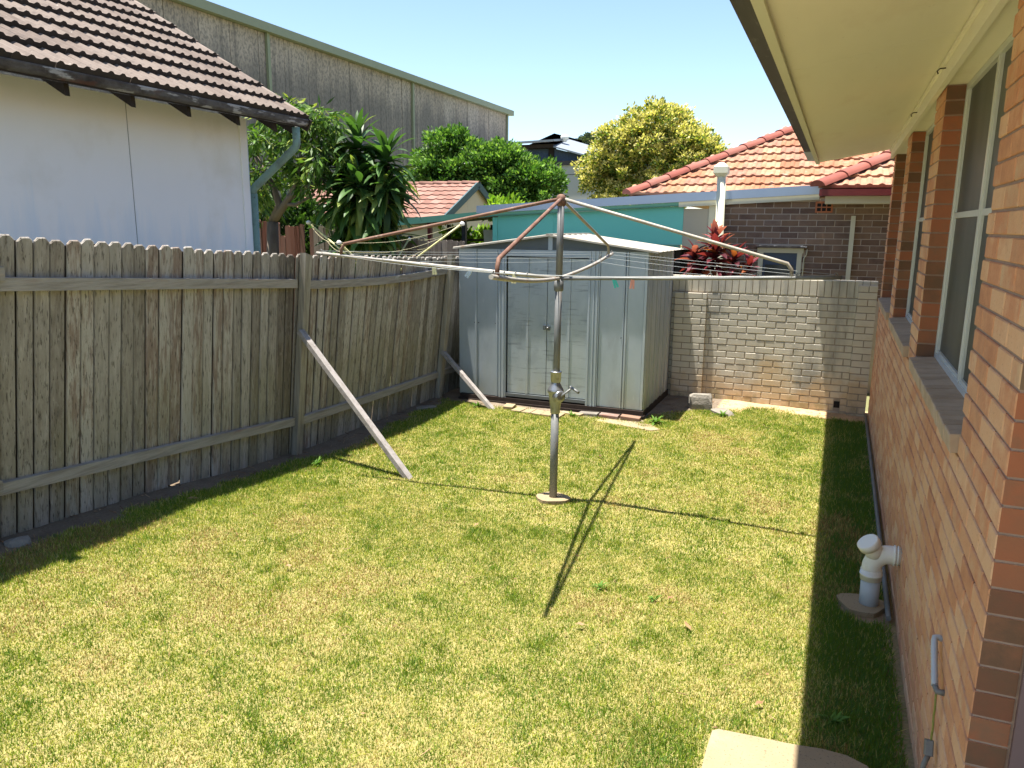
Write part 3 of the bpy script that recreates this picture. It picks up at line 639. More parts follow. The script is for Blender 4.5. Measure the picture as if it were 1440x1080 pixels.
for k in range(7):
    w = .106+rnd.uniform(-.008, .008); t = .014; cl = rnd.uniform(.02, .034); cr = rnd.uniform(.02, .034)
    if k == 3: cl = .012
    pr = [(-w/2,0),(w/2,0),(w/2,1-cr*.5),(w/2-cr,1),(-w/2+cl,1),(-w/2,1-cl*.5)]
    n = len(pr); e = .005
    ins = [(a-math.copysign(e, a), min(b, 1-.003)) for a, b in pr]
    v = [(t/2, a, b) for a, b in ins]+[(t/2-.006, a, b) for a, b in pr]+[(-t/2, a, b) for a, b in pr]
    f = [tuple(range(n)), tuple(range(3*n-1, 2*n-1, -1))]+[(i+k*n, i+(k+1)*n, (i+1)%n+(k+1)*n, (i+1)%n+k*n) for k in (0, 1) for i in range(n)]
    me = bpy.data.meshes.new('paling'); me.from_pydata(v, [], f); me.materials.append(M['paling']); me.update(); pal_meshes.append(me)
pr = [(-.05,0),(.05,0),(.05,.99),(.035,1),(-.035,1),(-.05,.99)]
red_pal = bpy.data.meshes.new('paling'); red_pal.from_pydata([(a,-.008,b) for a,b in pr]+[(a,.008,b) for a,b in pr], [], [tuple(range(6)), tuple(range(11,5,-1))]+[(i,i+6,(i+1)%6+6,(i+1)%6) for i in range(6)])
red_pal.materials.append(M['redpaling']); red_pal.update()
y = 1.35; i = 0; cnt = 0
while y < 10.45:
    first = y < 5.86
    pitch_ = .113 if first else .112
    yt = y+jit(.006)
    gap = (abs(y-4.50) < .0) 
    base = Vector((-4.8+jit(.004)+bow(y)*0, y, gz(-4.8, y)-.03+rnd.uniform(0, .02)))
    if 4.3 < y < 4.6 and i % 3 == 0: base.z += .04
    tp = Vector((-4.8+flean(y)+bow(y)+jit(.005), yt+(.0 if first else -.05*math.sin(math.pi*(y-5.9)/2.9) if y < 8.8 else 0)+jit(.01), ftop(y)+jit(.010)))
    if True:
        zax = tp-base; L = zax.length; zx = zax.normalized(); ya = Vector((0,1,0)); xa = ya.cross(zx).normalized(); ya2 = zx.cross(xa)
        k = rnd.randrange(7); yaw = jit(.05)
        base.x -= jit(.004); tp.x -= jit(.004)
        W = frame(base, xa, ya2*(.93 if (4.4 < y < 4.6 or 5.0 < y < 5.12 or (not first and i % 6 == 0)) else .955), zx*L) @ Matrix.Rotation(yaw, 4, 'Z')
        link('paling', pal_meshes[k], FEN, W)
        if True:
            link('added_joint_backing', cov_mesh, FEN, frame(base+Vector((-.024, pitch_/2, 0)), xa, ya2, zx*(L-.035)))
    else:
        link('paling', red_pal, FEN, frame((-4.84, 5.715, gz(-4.8, 5.7)), (0,1,0), (-1,0,0), (.10, 0, 2.2)))
    y += pitch_*(1+.5*0); i += 1
def fpt(y, z, off=.0):
    t = (z-gz(-4.8,y))/(ftop(y)-gz(-4.8,y)); return Vector((-4.8+flean(y)*t+bow(y)*t+off, y, z))
def rail(ya, za, yb, zb, h=.085, sag=0):
    m = MB(); N = 8; sec = []
    for i in range(N+1):
        t = i/N; yy = ya+(yb-ya)*t; zz = za+(zb-za)*t - sag*math.sin(math.pi*t)
        p = fpt(yy, zz, .012); sec.append([(p.x, yy, zz-h/2), (p.x+.040, yy, zz-h/2+.003), (p.x+.042, yy, zz+h/2-.004), (p.x, yy, zz+h/2)])
    n = 0
    for s in sec: m.v += s
    for i in range(N):
        for j in range(4): m.f.append((i*4+j, i*4+(j+1)%4, (i+1)*4+(j+1)%4, (i+1)*4+j)); m.sm.append(False)
    m.f += [(3,2,1,0), (N*4, N*4+1, N*4+2, N*4+3)]; m.sm += [False, False]
    m.build('rail', 'rail', FEN)
rail(.4, 2.10, 3.00, 2.02); rail(.4, .78, 2.98, .70)
rail(2.96, 1.962, 5.80, 1.78); rail(2.95, .683, 5.83, .445)
rail(5.93, 1.76, 8.74, 1.76, .085, .03); rail(5.90, .43, 8.74, .40)
rail(8.85, 1.75, 10.4, 1.74); rail(8.85, .40, 10.4, .38)
for (py, pz, lz) in ((2.875, 2.22, 0), (5.87, 2.06, .1), (8.80, 1.96, .07)):
    b = fpt(py, gz(-4.8, py)-.05, .055); t = fpt(py, pz, .055)
    m = MB(); w1 = .088; N = 6; n0 = 0
    for i in range(N+1):
        q = i/N; c = b.lerp(t, q); wy = w1*(1-.0*q)*.5*(1 if q < .9 else 1.15); wx = .032
        c = c + Vector((0, lz*q*.35, 0))
        m.v += [(c.x-wx, c.y-wy, c.z), (c.x+wx, c.y-wy, c.z), (c.x+wx, c.y+wy, c.z-(.03 if i == N else 0)), (c.x-wx, c.y+wy, c.z-(.03 if i == N else 0))]
    for i in range(N):
        for j in range(4): m.f.append((i*4+j, i*4+(j+1)%4, (i+1)*4+(j+1)%4, (i+1)*4+j)); m.sm.append(False)
    m.f += [(3,2,1,0), (N*4, N*4+1, N*4+2, N*4+3)]; m.sm += [False, False]
    m.build('post', 'post', FEN)
# timber props
def prop(a, b, label):
    a, b = Vector(a), Vector(b); m = MB().beam(a, b, .075, .045, up=(1,0,1), bev=.003)
    o = m.build('fence_prop', 'prop', None); meta(o, label, 'timber prop')
prop((-4.60, 5.83, 1.335), (-3.345, 5.70, .055), 'longer grey timber prop bracing the middle fence post, foot on the lawn')
prop((-4.66, 8.78, .70), (-3.80, 8.52, .04), 'shorter grey timber prop beside the left corner of the metal shed')

# ------------------------------------------------------------------ metal garden shed
SH = thing('garden_shed', (-3.24, 9.65, .1), 'grey galvanised metal garden shed with double doors in the back left corner', 'shed')
SX0, SX1, SY0, SY1, SZ0, SZ1 = -4.478, -2.03, 8.90, 10.40, .16, 2.05
def rib_panel(xa, xb, z0, z1, ribs, parent, mat, yb=SY0, name='wall_panel', dep=.014, edge=True):
    """sheet facing -y with raised vertical ribs at given x"""
    prof = [(xa, 0)]
    for r_, w in ribs: prof += [(r_-w/2-.006, 0), (r_-w/2, -dep), (r_+w/2, -dep), (r_+w/2+.006, 0)]
    prof.append((xb, 0)); m = MB(); n = len(prof)
    m.v += [(x, yb+d, z0) for x, d in prof]+[(x, yb+d, z1) for x, d in prof]+[(x, yb+.02+d, z0) for x, d in prof]+[(x, yb+.02+d, z1) for x, d in prof]
    for i in range(n-1):
        m.f += [(i, i+1, n+i+1, n+i), (2*n+i+1, 2*n+i, 3*n+i, 3*n+i+1), (i+1, i, 2*n+i, 2*n+i+1), (n+i, n+i+1, 3*n+i+1, 3*n+i)]; m.sm += [False]*4
    m.f += [(0, n, 3*n, 2*n), (n-1, 3*n-1, 4*n-1, 2*n-1)]; m.sm += [False]*2
    return m.build(name, mat, parent)
HZs = 2.035
rib_panel(SX0, -4.222, SZ0, HZs, [(-4.238, .022)], SH, 'zinc')
rib_panel(-4.218, -3.915, SZ0, HZs, [(-3.945, .02)], SH, 'zinc')
rib_panel(-3.911, -3.815, SZ0-.01, HZs, [(-3.895, .016), (-3.855, .028)], SH, 'zinc', name='door_jamb', yb=SY0-.012)
rib_panel(-2.745, -2.60, SZ0-.01, HZs, [(-2.725, .016), (-2.67, .016), (-2.63, .02)], SH, 'zinc', name='door_jamb', yb=SY0-.012)
rib_panel(-2.596, -2.29, SZ0, HZs, [(-2.30, .012)], SH, 'zinc')
rib_panel(-2.286, -2.065, SZ0, HZs, [(-2.270, .02)], SH, 'zinc')
rib_panel(-2.061, SX1, SZ0, HZs, [], SH, 'zinc', name='corner_trim', yb=SY0-.006)
dl = rib_panel(-3.80, -3.276, .225, 1.94, [(-3.53, .03)], SH, 'zincdoor', name='door', yb=SY0+.012)
dr = rib_panel(-3.268, -2.752, .225, 1.94, [(-2.985, .03)], SH, 'zincdoor', name='door', yb=SY0+.012)
MB().box(-3.815, -2.745, SY0-.016, SY0+.02, 1.955, 2.034).build('door_header', 'zinc', SH)
MB().box(-3.815, -2.745, SY0-.018, SY0+.03, .175, .215).build('door_track', 'zincdark', SH)
h1 = MB().box(-3.315, -3.280, SY0-.012, SY0+.008, 1.06, 1.115).box(-3.264, -3.225, SY0-.012, SY0+.008, 1.055, 1.11); h1.build('handle', 'zincdark', dr)
MB().tube([(-3.262, SY0-.018, 1.088), (-3.238, SY0-.022, 1.088)], .012, 8).build('padlock', 'chrome', dr)
bl = MB()
for bx, bz in ((-4.20,1.1),(-4.255,1.1),(-3.96,1.1),(-3.88,1.1),(-3.83,1.1),(-2.71,1.02),(-2.64,1.02),(-2.61,1.02),(-2.32,1.02),(-3.93,1.97),(-2.6,1.97),(-2.3,1.97),(-2.28,.25),(-2.62,.25)):
    bl.lathe((bx, SY0-.001, bz), [(.007,0),(.007,.006),(.003,.009)], 8, axis=(0,-1,0))
bl.build('bolts', 'blackbrown', SH)
# gable
def gp(xa, za, xb, zb, zl):
    m = MB(); y0, y1 = SY0-.004, SY0+.02
    P = [(xa, zl), (xb, zl), (xb, zb), (xa, za)]
    m.v += [(x, y0, z) for x, z in P]+[(x, y1, z) for x, z in P]; m.f += [(0,1,2,3),(7,6,5,4),(0,4,5,1),(1,5,6,2),(2,6,7,3),(3,7,4,0)]; m.sm += [False]*6
    return m.build('gable_panel', 'zincdark', SH)
RX, RZ = -3.235, 2.215
gp(SX0, SZ1+.005, RX-.03, RZ-.015, HZs+.002); gp(RX+.03, RZ-.015, SX1, SZ1+.005, HZs+.002)
MB().box(RX-.028, RX+.028, SY0-.016, SY0+.02, HZs+.002, RZ-.008).build('gable_strip', 'zinc', SH)
MB().box(SX0-.005, SX1+.005, SY0-.012, SY0-.0045, HZs+.003, HZs+.022).build('head_angle', 'zincdark', SH)
# sides and back
def side(x, sgn):
    k = 6; st = (SY1-SY0-.02)/k
    for i in range(k):
        a = SY0+.022+i*st; b = a+st-.004; m = MB()
        prof = [(a, 0), (a+.01, .012), (a+.035, .012), (a+.045, 0), ((a+b)/2-.01, 0), ((a+b)/2, .006), ((a+b)/2+.01, 0), (b, 0)]; n = len(prof)
        m.v += [(x+sgn*d, yy, SZ0-.02) for yy, d in prof]+[(x+sgn*d, yy, SZ1) for yy, d in prof]
        for j in range(n-1): m.f.append((j, j+1, n+j+1, n+j)); m.sm.append(False)
        m.build('side_panel', 'zinc', SH)
side(SX1, 1); side(SX0, -1)
rib_panel(SX0, SX1, SZ0, SZ1, [(-4.0,.02),(-3.5,.02),(-3.0,.02),(-2.5,.02)], SH, 'zinc', yb=SY1-.02, name='back_panel')
# roof: two ribbed slopes
for sgn in (-1, 1):
    ex = RX+sgn*(1.33 if sgn > 0 else 1.30); ez = RZ-.175
    cells = 7; y0, y1 = SY0-.06, SY1+.03; st = (y1-y0)/cells
    for i in range(cells):
        m = MB(); a = y0+i*st; b = a+st-.002
        prof = [(a, 0), (a+.008, .014), (a+.028, .014), (a+.036, 0), (b, 0)]; n = len(prof)
        m.v += [(RX, yy, RZ+d) for yy, d in prof]+[(ex, yy, ez+d) for yy, d in prof]+[(RX, yy, RZ+d-.004) for yy, d in prof]+[(ex, yy, ez+d-.004) for yy, d in prof]
        for j in range(n-1):
            m.f += [(j, j+1, n+j+1, n+j), (3*n+j, 3*n+j+1, 2*n+j+1, 2*n+j), (n+j, n+j+1, 3*n+j+1, 3*n+j)]; m.sm += [False]*3
        m.build('roof_sheet', 'shedroof', SH)
    MB().beam((RX, SY0-.062, RZ-.004), (ex, SY0-.062, ez-.004), .006, .020, up=(0,0,1)).build('barge_strip', 'shedroof', SH)
MB().beam((RX, SY0-.06, RZ+.012), (RX, SY1+.03, RZ+.012), .09, .012).build('ridge_cap', 'shedroof', SH)
# timber floor bearers
MB().box(SX0+.02, SX1+.02, SY0-.03, SY0+.04, .10, .152).build('bearer', 'blackbrown', SH)
MB().box(SX0+.02, SX1+.01, SY0+.05, SY1, .04, .135).build('floor_base', 'blackbrown', SH)
MB().box(SX0, SX1+.035, SY0-.045, SY0+.02, .075, .098).build('bearer', 'blackbrown', SH)
# loose bricks along the base
def loose(name, c, sx, sy, sz, rot, m, label, group=None, cat='brick', bumpy=0):
    mb = MB(); mb.beam((-sx/2,0,0), (sx/2,0,0), sy, sz, bev=min(sz, sy)*.08)
    me = mb.mesh(name, M[m]); W = Matrix.Translation(c) @ Matrix.Rotation(rot, 4, 'Z') @ Matrix.Rotation(jit(.05), 4, 'Y')
    o = link(name, me, None, W); meta(o, label, cat, group); return o
gr = 'loose bricks packed along the shed base'
loose('loose_brick', (-2.14, 8.80, .062), .23, .11, .076, .03, 'paverbrick', 'dark red-brown brick under the front right corner of the shed', gr)
loose('loose_brick', (-2.40, 8.79, .060), .23, .11, .076, .0, 'paverbrick', 'smooth brown brick second from the right corner of the shed', gr)
loose('loose_brick', (-2.66, 8.80, .055), .24, .11, .072, -.03, 'concretegrey', 'grey brick third from the right corner of the shed', gr)
loose('loose_brick', (-3.66, 8.66, .085), .12, .18, .06, .15, 'concrete', 'pale sandy brick alone at the left of the row below the shed doors', gr)
loose('loose_brick', (-3.50, 8.60, .07), .13, .20, .05, -.1, 'concrete', 'pale brick leading the row of flat bricks below the shed doors', gr)
for k, dx in enumerate((-3.37, -3.24, -3.11, -2.98)):
    loose('loose_brick', (dx, 8.59-.01*k, .065), .12, .19, .05, -.05, 'concrete', ['pale flat brick second in the row below the shed doors, beside the lead brick','pale flat brick in the middle of the row below the shed doors','pale flat brick touching the last one of the row below the shed doors','pale flat brick at the right end of the row, nearest the hoist post'][k], gr)
loose('timber_offcut', (-2.86, 8.72, .07), .30, .09, .03, -.25, 'concrete', 'pale plank offcut with weeds right of the pole at the shed base', None, 'offcut')
sl2 = MB(); P = [(-2.50,8.56),(-1.80,8.385),(-1.72,8.47),(-1.86,8.64),(-2.46,8.72)]
sl2.poly([(x, y, .062) for x, y in P])
for i in range(5):
    a, b = P[i], P[(i+1)%5]; sl2.quad((*a,.062),(*a,0),(*b,0),(*b,.062))
meta(sl2.build('concrete_strip', 'concrete', None), 'thin flat concrete strip in the grass before the shed corner', 'slab')
def rock(name, c, s, seed, m, label, cat='rock', sub=2, amp=.25, group=None):
    bm_me = bpy.data.meshes.new(name); import bmesh
    bm = bmesh.new(); bmesh.ops.create_icosphere(bm, subdivisions=sub, radius=1)
    for v in bm.verts:
        q = v.co.copy(); q = Vector([math.copysign(abs(t)**.55, t) for t in q]); q *= 1+amp*mnoise.noise(v.co*1.4+Vector((seed, 0, 0)))
        v.co = Vector((q.x*s[0], q.y*s[1], q.z*s[2]))
    bm.to_mesh(bm_me); bm.free(); bm_me.materials.append(M[m])
    o = link(name, bm_me, None, Matrix.Translation(c) @ Matrix.Rotation(seed, 4, 'Z')); meta(o, label, cat, group); return o
rock('concrete_lump', (-1.47, 9.78, .12), (.16, .10, .13), 0.3, 'concretegrey', 'upright broken concrete lump leaning near the cream wall beside the shed')
rock('concrete_lump', (-1.18, 9.62, .045), (.17, .12, .055), 2.2, 'concretegrey', 'low flat concrete lump lying on grass in front of the upright one')
rock('fence_stone', (-4.62, 2.98, .31), (.075, .06, .055), 1.1, 'concretegrey', 'pale stone lying in the dirt at the near foot of the fence')
rock('fence_stone', (-4.58, 8.2, .07), (.14, .08, .04), 4.1, 'concretegrey', 'flat grey stone in the dirt between the props and shed')

# ------------------------------------------------------------------ cream brick wall at the back
CW = thing('cream_brick_wall', (-.9, 10.5, .05), 'low cream-grey brick wall with soldier course across the back of the yard', 'wall')
CY = 10.45; cx0, cx1 = -2.30, .47
MB().box(-4.9, cx1, CY+.006, CY+.11, -.1, 1.685).build('wall_core', 'darkmortar', CW)
hc = (1.475-.03)/17
mats = []
vent_o = (.09, .17, .06, .17)
for (a, b, zc, h) in courses(cx0, cx1, .03-hc, 18, h=hc, openings=[(-1.99, -1.57, -1, 3), (.245, .48, -1, 3), vent_o], phase=.06):
    mats.append(frame(((a+b)/2, CY+jit(.0015), zc), (1,0,0), (0,1,0), (0,0,1)) @ Matrix.Diagonal(((b-a)/.23, 1, h/.076, 1)))
cbm = brick_mesh('brick', 'creambrick', .23, .076, .09, .005)
# piers stand 55 mm proud
for (a0, b0) in ((-1.99, -1.57), (.245, .468)):
    MB().box(a0+.008, b0-.008, CY-.047, CY+.006, -.1, 1.47+(.165 if b0 > 0 else .0)).build('pier_core', 'darkmortar', CW)
    for (a, b, zc, h) in courses(a0, b0, .03-hc, 18+(b0 > 0)*2, h=hc, L=.24, phase=.0 if b0 < 0 else .005, openings=[]):
        mats.append(frame(((a+b)/2, CY-.055+jit(.001), zc), (1,0,0), (0,1,0), (0,0,1)) @ Matrix.Diagonal(((b-a)/.23, .6, h/.076, 1)))
n_s = int((cx1-cx0)/.0855); st = (cx1-cx0)/n_s
for i in range(n_s):
    x = cx0+(i+.5)*st
    mats.append(frame((x, CY+jit(.002), 1.475+.112), (1,0,0), (0,1,0), (0,0,1)) @ Matrix.Diagonal(((st-.009)/.23, 1.15, .212/.076, 1)))
place_pieces('brick', cbm, CW, mats, 'brickwork', 300)
MB().box(.095, .165, CY+.002, CY+.0085, .075, .16).build('weep_hole', 'black', CW)

# ------------------------------------------------------------------ roof tile mesh
def tile_mesh(name, m, w, g, roll=.022, t=.030, nroll=2, k=7, lip=None):
    """x across (centred), y up-slope from 0, z normal"""
    L = g+.05; N = nroll*k; v = []; f = []
    for i in range(N+1):
        u = i/N; ph = (u*nroll) % 1.0 if i < N else 0.0
        hh = roll*max(0, math.sin(ph*math.pi*2-.2))**.8 if ph < .53 else 0
        x = (u-.5)*w; v += [(x, 0, 0), (x, 0, t+hh), (x, L, .004+hh*.9)]
    for i in range(N):
        a, b = i*3, (i+1)*3; f += [(a, b, b+1, a+1), (a+1, b+1, b+2, a+2)]
    n = N*3; f += [(0,1,2), (n, n+2, n+1)]
    me = bpy.data.meshes.new(name); me.from_pydata(v, [], f); me.materials.append(M[m])
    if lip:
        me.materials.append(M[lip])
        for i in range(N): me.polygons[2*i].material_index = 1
    me.update(); return me
def ridge_run(a, b, r_, parent, m, L=.40, name='ridge_tile'):
    a, b = Vector(a), Vector(b); d = b-a; n = max(1, int(d.length/L)); 
    for i in range(n):
        p = a+d*(i/n); q = a+d*((i+1.12)/n); mb = MB()
        dd = (q-p).normalized(); sd = dd.cross(Vector((0,0,1))).normalized(); up = sd.cross(dd); k = 8
        for e, (pt, rr, lift) in enumerate(((p, r_*1.08, .012), (q, r_*.95, 0))):
            for j in range(k+1):
                an = math.pi*j/k; mb.v.append(tuple(pt+sd*math.cos(an)*rr+up*(math.sin(an)*rr*.62+lift-.02)))
        for j in range(k): mb.f.append((j, j+1, k+1+j+1, k+1+j)); mb.sm.append(True)
        mb.f.append(tuple(range(k+1))); mb.sm.append(False)
        mb.build(name, m, parent)

# ------------------------------------------------------------------ left neighbour: white fibro house with dark tiled roof
LH = thing('white_house', (-8, 4.5, 0), 'white fibro house with dark tiled roof and peeling gutter behind the left fence', 'house')
LX, LY1 = -6.0, 6.83
for a, b in ((5.325, LY1-.09), (2.90, 5.315), (.48, 2.89)):
    MB().box(LX-.02, LX, a, b, -.1, 3.42).build('wall_sheet', 'fibro', LH)
MB().box(LX-.016, LX-.006, 5.316, 5.324, -.1, 3.42).build('joint_strip', 'darkwood', LH)
MB().box(LX-.03, LX+.014, LY1-.088, LY1+.010, -.1, 3.42).build('corner_board', 'fibro', LH)
MB().box(LX-.04, LX+.006, LY1+.0101, LY1+.03, -.1, 3.42).build('corner_stop', 'trimblue', LH)
MB().box(-12, LX-.05, LY1-.05, LY1+.008, -.1, 3.38).build('end_wall', 'fibro', LH)
MB().box(-12, LX-.03, .5, LY1-.06, -.1, 3.40).build('inner_wall', 'darkwood', LH)
ang = math.radians(30.5); ca_, sa_ = math.cos(ang), math.sin(ang)
EX, EZ = -5.47, 3.415; VY = 7.21
up = Vector((-ca_, 0, sa_)); nrm = Vector((sa_, 0, ca_)); across = up.cross(nrm) * 1
# frame columns: x across, y up, z normal (right handed)
xa = Vector(up).cross(nrm)
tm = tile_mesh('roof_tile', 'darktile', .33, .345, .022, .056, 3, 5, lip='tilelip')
mats = []
ncol = 21
for r_ in range(14):
    for c in range(ncol):
        y = VY-.165-c*.33
        if y < .4: continue
        o = Vector((EX, y, EZ))+up*(r_*.345)+nrm*.01+Vector((0, jit(.004), jit(.003)))
        mats.append(frame(o, xa, up, nrm) @ Matrix.Rotation(jit(.006), 4, 'Z'))
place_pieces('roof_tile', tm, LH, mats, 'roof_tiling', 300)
m = MB(); a = Vector((EX-.02, 0, EZ-.02)); b = a+up*5.0; y0, y1 = .2, VY-.02
m.v += [(a.x,y0,a.z),(a.x,y1,a.z),(b.x,y1,b.z),(b.x,y0,b.z)]+[(p[0],p[1],p[2]-.05) for p in [(a.x,y0,a.z),(a.x,y1,a.z),(b.x,y1,b.z),(b.x,y0,b.z)]]
m.f += [(0,1,2,3),(7,6,5,4),(0,4,5,1),(1,5,6,2),(2,6,7,3),(3,7,4,0)]; m.sm += [False]*6
m.build('roof_deck', 'darkwood', LH)
# verge: bedded capping along the gable edge and barge board
ridge_run(Vector((EX+.01, VY-.02, EZ+.045)), Vector((EX, VY-.02, EZ+.045))+up*4.9, .045, LH, 'darktile', .345, 'verge_tile')
MB().beam(Vector((EX+.02, VY+.015, EZ-.05)), Vector((EX+.02, VY+.015, EZ-.05))+up*4.9, .02, .13, up=nrm).build('barge_board', 'darkwood', LH)
m = MB()
prof = [(EX+.02, EZ+.01),(EX+.02, EZ-.085),(EX-.005, EZ-.115),(EX-.10, EZ-.115),(EX-.10, EZ-.0)]
# quad gutter profile (outer lip, rounded belly)
prof = [(-5.398, 3.412), (-5.392, 3.402), (-5.400, 3.392), (-5.402, 3.370), (-5.420, 3.345), (-5.455, 3.334), (-5.500, 3.334), (-5.502, 3.400)]
prof = [(x-.05, z+.02) for x, z in prof]; n = len(prof)
for yy in (.2, VY+.02): m.v += [(x, yy, z) for x, z in prof]
for j in range(n-1): m.f.append((j, n+j, n+j+1, j+1)); m.sm.append(True)
m.f += [tuple(range(n)), tuple(range(2*n-1, n-1, -1))]; m.sm += [False, False]
m.build('gutter', 'gutterold', LH)
for yy in (1.96, 2.57, 3.18, 3.79, 4.40, 5.01, 5.62, 6.25, 6.80, 7.10):
    m = MB(); w = .022; P = [(-5.62, 3.285), (-5.56, 3.40), (-6.02, 3.66), (-6.02, 3.50)]
    P = [(-5.56, 3.265), (-5.565, 3.37), (-6.02, 3.63), (-6.02, 3.52)]
    m.v += [(x, yy-w, z) for x, z in P]+[(x, yy+w, z) for x, z in P]; m.f += [(3,2,1,0),(4,5,6,7),(0,1,5,4),(1,2,6,5),(2,3,7,6),(3,0,4,7)]; m.sm += [False]*6
    m.build('rafter_end', 'darkwood', LH)
MB().tube([(-5.52, 7.08, 3.34), (-5.52, 7.08, 3.165), (-5.53, 7.075, 3.135), (-5.99, 6.93, 2.71), (-6.01, 6.92, 2.68), (-6.01, 6.92, 2.62)], .043, 10).build('downpipe', 'verdigris', LH)
MB().tube([(-6.01, 6.92, 2.64), (-6.01, 6.92, .0)], .046, 10).build('downpipe', 'verdigris', LH)

# ------------------------------------------------------------------ cross fence behind (left), neighbour's
XF = thing('back_cross_fence', (-7.2, 11, 0), 'red-brown and grey paling fence running across behind the left fence', 'fence')
def pal_mesh(name, m, w=.10, t=.016, c=.02):
    pr = [(-w/2,0),(w/2,0),(w/2,1-c*.5),(w/2-c,1),(-w/2+c,1),(-w/2,1-c*.5)]; n = 6
    v = [(a, -t/2, b) for a, b in pr]+[(a, t/2, b) for a, b in pr]
    f = [tuple(range(n)), tuple(range(2*n-1, n-1, -1))]+[(i, i+n, (i+1)%n+n, (i+1)%n) for i in range(n)]
    me = bpy.data.meshes.new(name); me.from_pydata(v, [], f); me.materials.append(M[m]); me.update(); return me
rp, gpm = pal_mesh('paling', 'redpaling'), pal_mesh('paling', 'greypaling')
x = -11.0
while x < -4.95:
    red = x < -8.25 and not (-8.95 < x < -8.80 and False)
    zt = 2.42 if x < -9.4 else 2.36+(2.02-2.36)*(x+9.4)/(4.4)
    zt += jit(.035) + (.10 if -9.35 < x < -9.25 else 0) - (.22 if -9.05 < x < -8.95 else 0)
    if not (-8.52 < x < -8.36):
        W = frame((x, 11+jit(.01), 0), (1,0,0), (0,1,0), (jit(.015),0,zt)); link('paling', rp if red else gpm, XF, W)
    x += .102
MB().box(-11, -4.95, 11.02, 11.06, 1.55, 1.63).build('rail', 'greypaling', XF)
MB().box(-11, -4.95, 11.02, 11.06, .45, .53).build('rail', 'greypaling', XF)
XF2 = thing('far_paling_fence', (-6.4, 12.6, 0), 'far pale paling fence glimpsed left of the shed roof under the carport', 'fence')
x = -7.6
while x < -4.6:
    link('paling', gpm, XF2, frame((x, 12.3, 0), (1,0,0), (0,1,0), (0,0,2.02+jit(.03)-.02*(x+7.6)))); x += .104
MB().box(-7.6, -4.6, 12.315, 12.35, 1.5, 1.6).build('rail', 'greypaling', XF2)

# ------------------------------------------------------------------ neighbour's folding rotary dryer behind the fence
DR = thing('folding_clothes_dryer', (-6.3, 9.9, 0), 'yellowed folding rotary clothes dryer poking above the fence near the leafy plant', 'clothes dryer')
dc = Vector((-6.28, 9.9, 1.45)); tips = [Vector((-7.55, 9.88, 2.345)), Vector((-4.93, 9.9, 2.345)), Vector((-6.35, 11.0-.15, 2.10)), Vector((-6.2, 8.75, 2.08))]
MB().tube([(dc.x, dc.y, 0), (dc.x, dc.y, 1.6)], .022, 8).build('pole', 'yellowpole', DR)
for i, t in enumerate(tips):
    MB().tube([dc, t], .014, 8).build('arm', 'yellowpole', DR)
    MB().lathe(t-Vector((0,0,.02)), [(.012,-.01),(.035,0),(.035,.03),(.012,.05)], 10).build('arm_cap', 'pvc', DR)
ln = MB()
for lv in (1.0, .80, .62):
    for p, q in ((0,3),(3,1),(1,2),(2,0)):
        A = dc.lerp(tips[p], lv); B = dc.lerp(tips[q], lv); ln.tube([A.lerp(B, s/8)-Vector((0,0,.10*math.sin(math.pi*s/8))) for s in range(9)], .0022, 5)
    A = dc.lerp(tips[0], lv-.08); B = dc.lerp(tips[1], lv-.08)
ln.build('line', 'cord', DR)

# ------------------------------------------------------------------ clothes hoist
HO = thing('clothes_hoist', (-2.045, 5.80, .08), 'old rusty galvanised rotary clothes hoist standing in the middle of the lawn', 'clothes hoist')
HT = Vector((-2.03, 5.80, 2.56)); HC = Vector((-2.035, 5.80, 1.915))
MB().tube([(-2.046, 5.80, .02), (-2.043, 5.80, .90)], .033, 16).build('lower_post', 'galv', HO)
MB().tube([(-2.04, 5.80, 1.0), HC], .027, 16).build('inner_post', 'galv', HO)
MB().tube([HC-Vector((0,0,.10)), HC-Vector((0,0,.095)), HC-Vector((0,0,.02)), HC-Vector((0,0,.015))], [.030,.038,.038,.030], 16).build('collar', 'galv', HO)
MB().tube([HC-Vector((0,0,.02)), HT-Vector((0,0,.06))], .0265, 16).build('upper_tube', 'galv', HO)
MB().lathe(HT-Vector((0,0,.085)), [(.030,0),(.037,.01),(.037,.06),(.030,.08),(.014,.09)], 16).build('head', 'rust', HO)
MB().lathe((-2.043, 5.80, .815), [(.037,0),(.040,.005),(.040,.03),(.056,.165),(.066,.182),(.068,.195),(.062,.208),(.046,.235),(.036,.258),(.036,.262),(.041,.266),(.043,.338),(.048,.343),(.048,.350),(.03,.352)], 24).build('crank_housing', 'chrome', HO)
cv = Vector((.75, -.55, 0)).normalized()
gcn = Vector((-2.043, 5.80, .965))+cv*.050
gb = MB(); gb.lathe(gcn-cv*.03, [(.044,0),(.050,.008),(.050,.045),(.045,.055),(.02,.057)], 22, axis=cv); gbo = gb.build('gear_cover', 'chrome', HO)
h0 = gcn+cv*.02; h1 = h0+Vector((.085, .05, .075)); h2 = h1+Vector((.05, .0, .012))
MB().tube([h0, h0.lerp(h1, .5), h1], [.010,.008,.008], 8).build('crank_arm', 'galv', gbo)
MB().tube([h1-Vector((.02,.0,-.006)), h1+cv*.085-Vector((0,0,.025))], [.010,.012], 10).build('crank_grip', 'galv', gbo)
arms = [Vector((-4.07, 5.42, 2.08)), Vector((.03, 5.90, 1.985)), Vector((-1.72, 3.80, 2.05)), Vector((-2.16, 7.80, 2.05))]
braces_at = [.885, .83, .93, .90]
ringpos = [.98, .86, .72, .56]
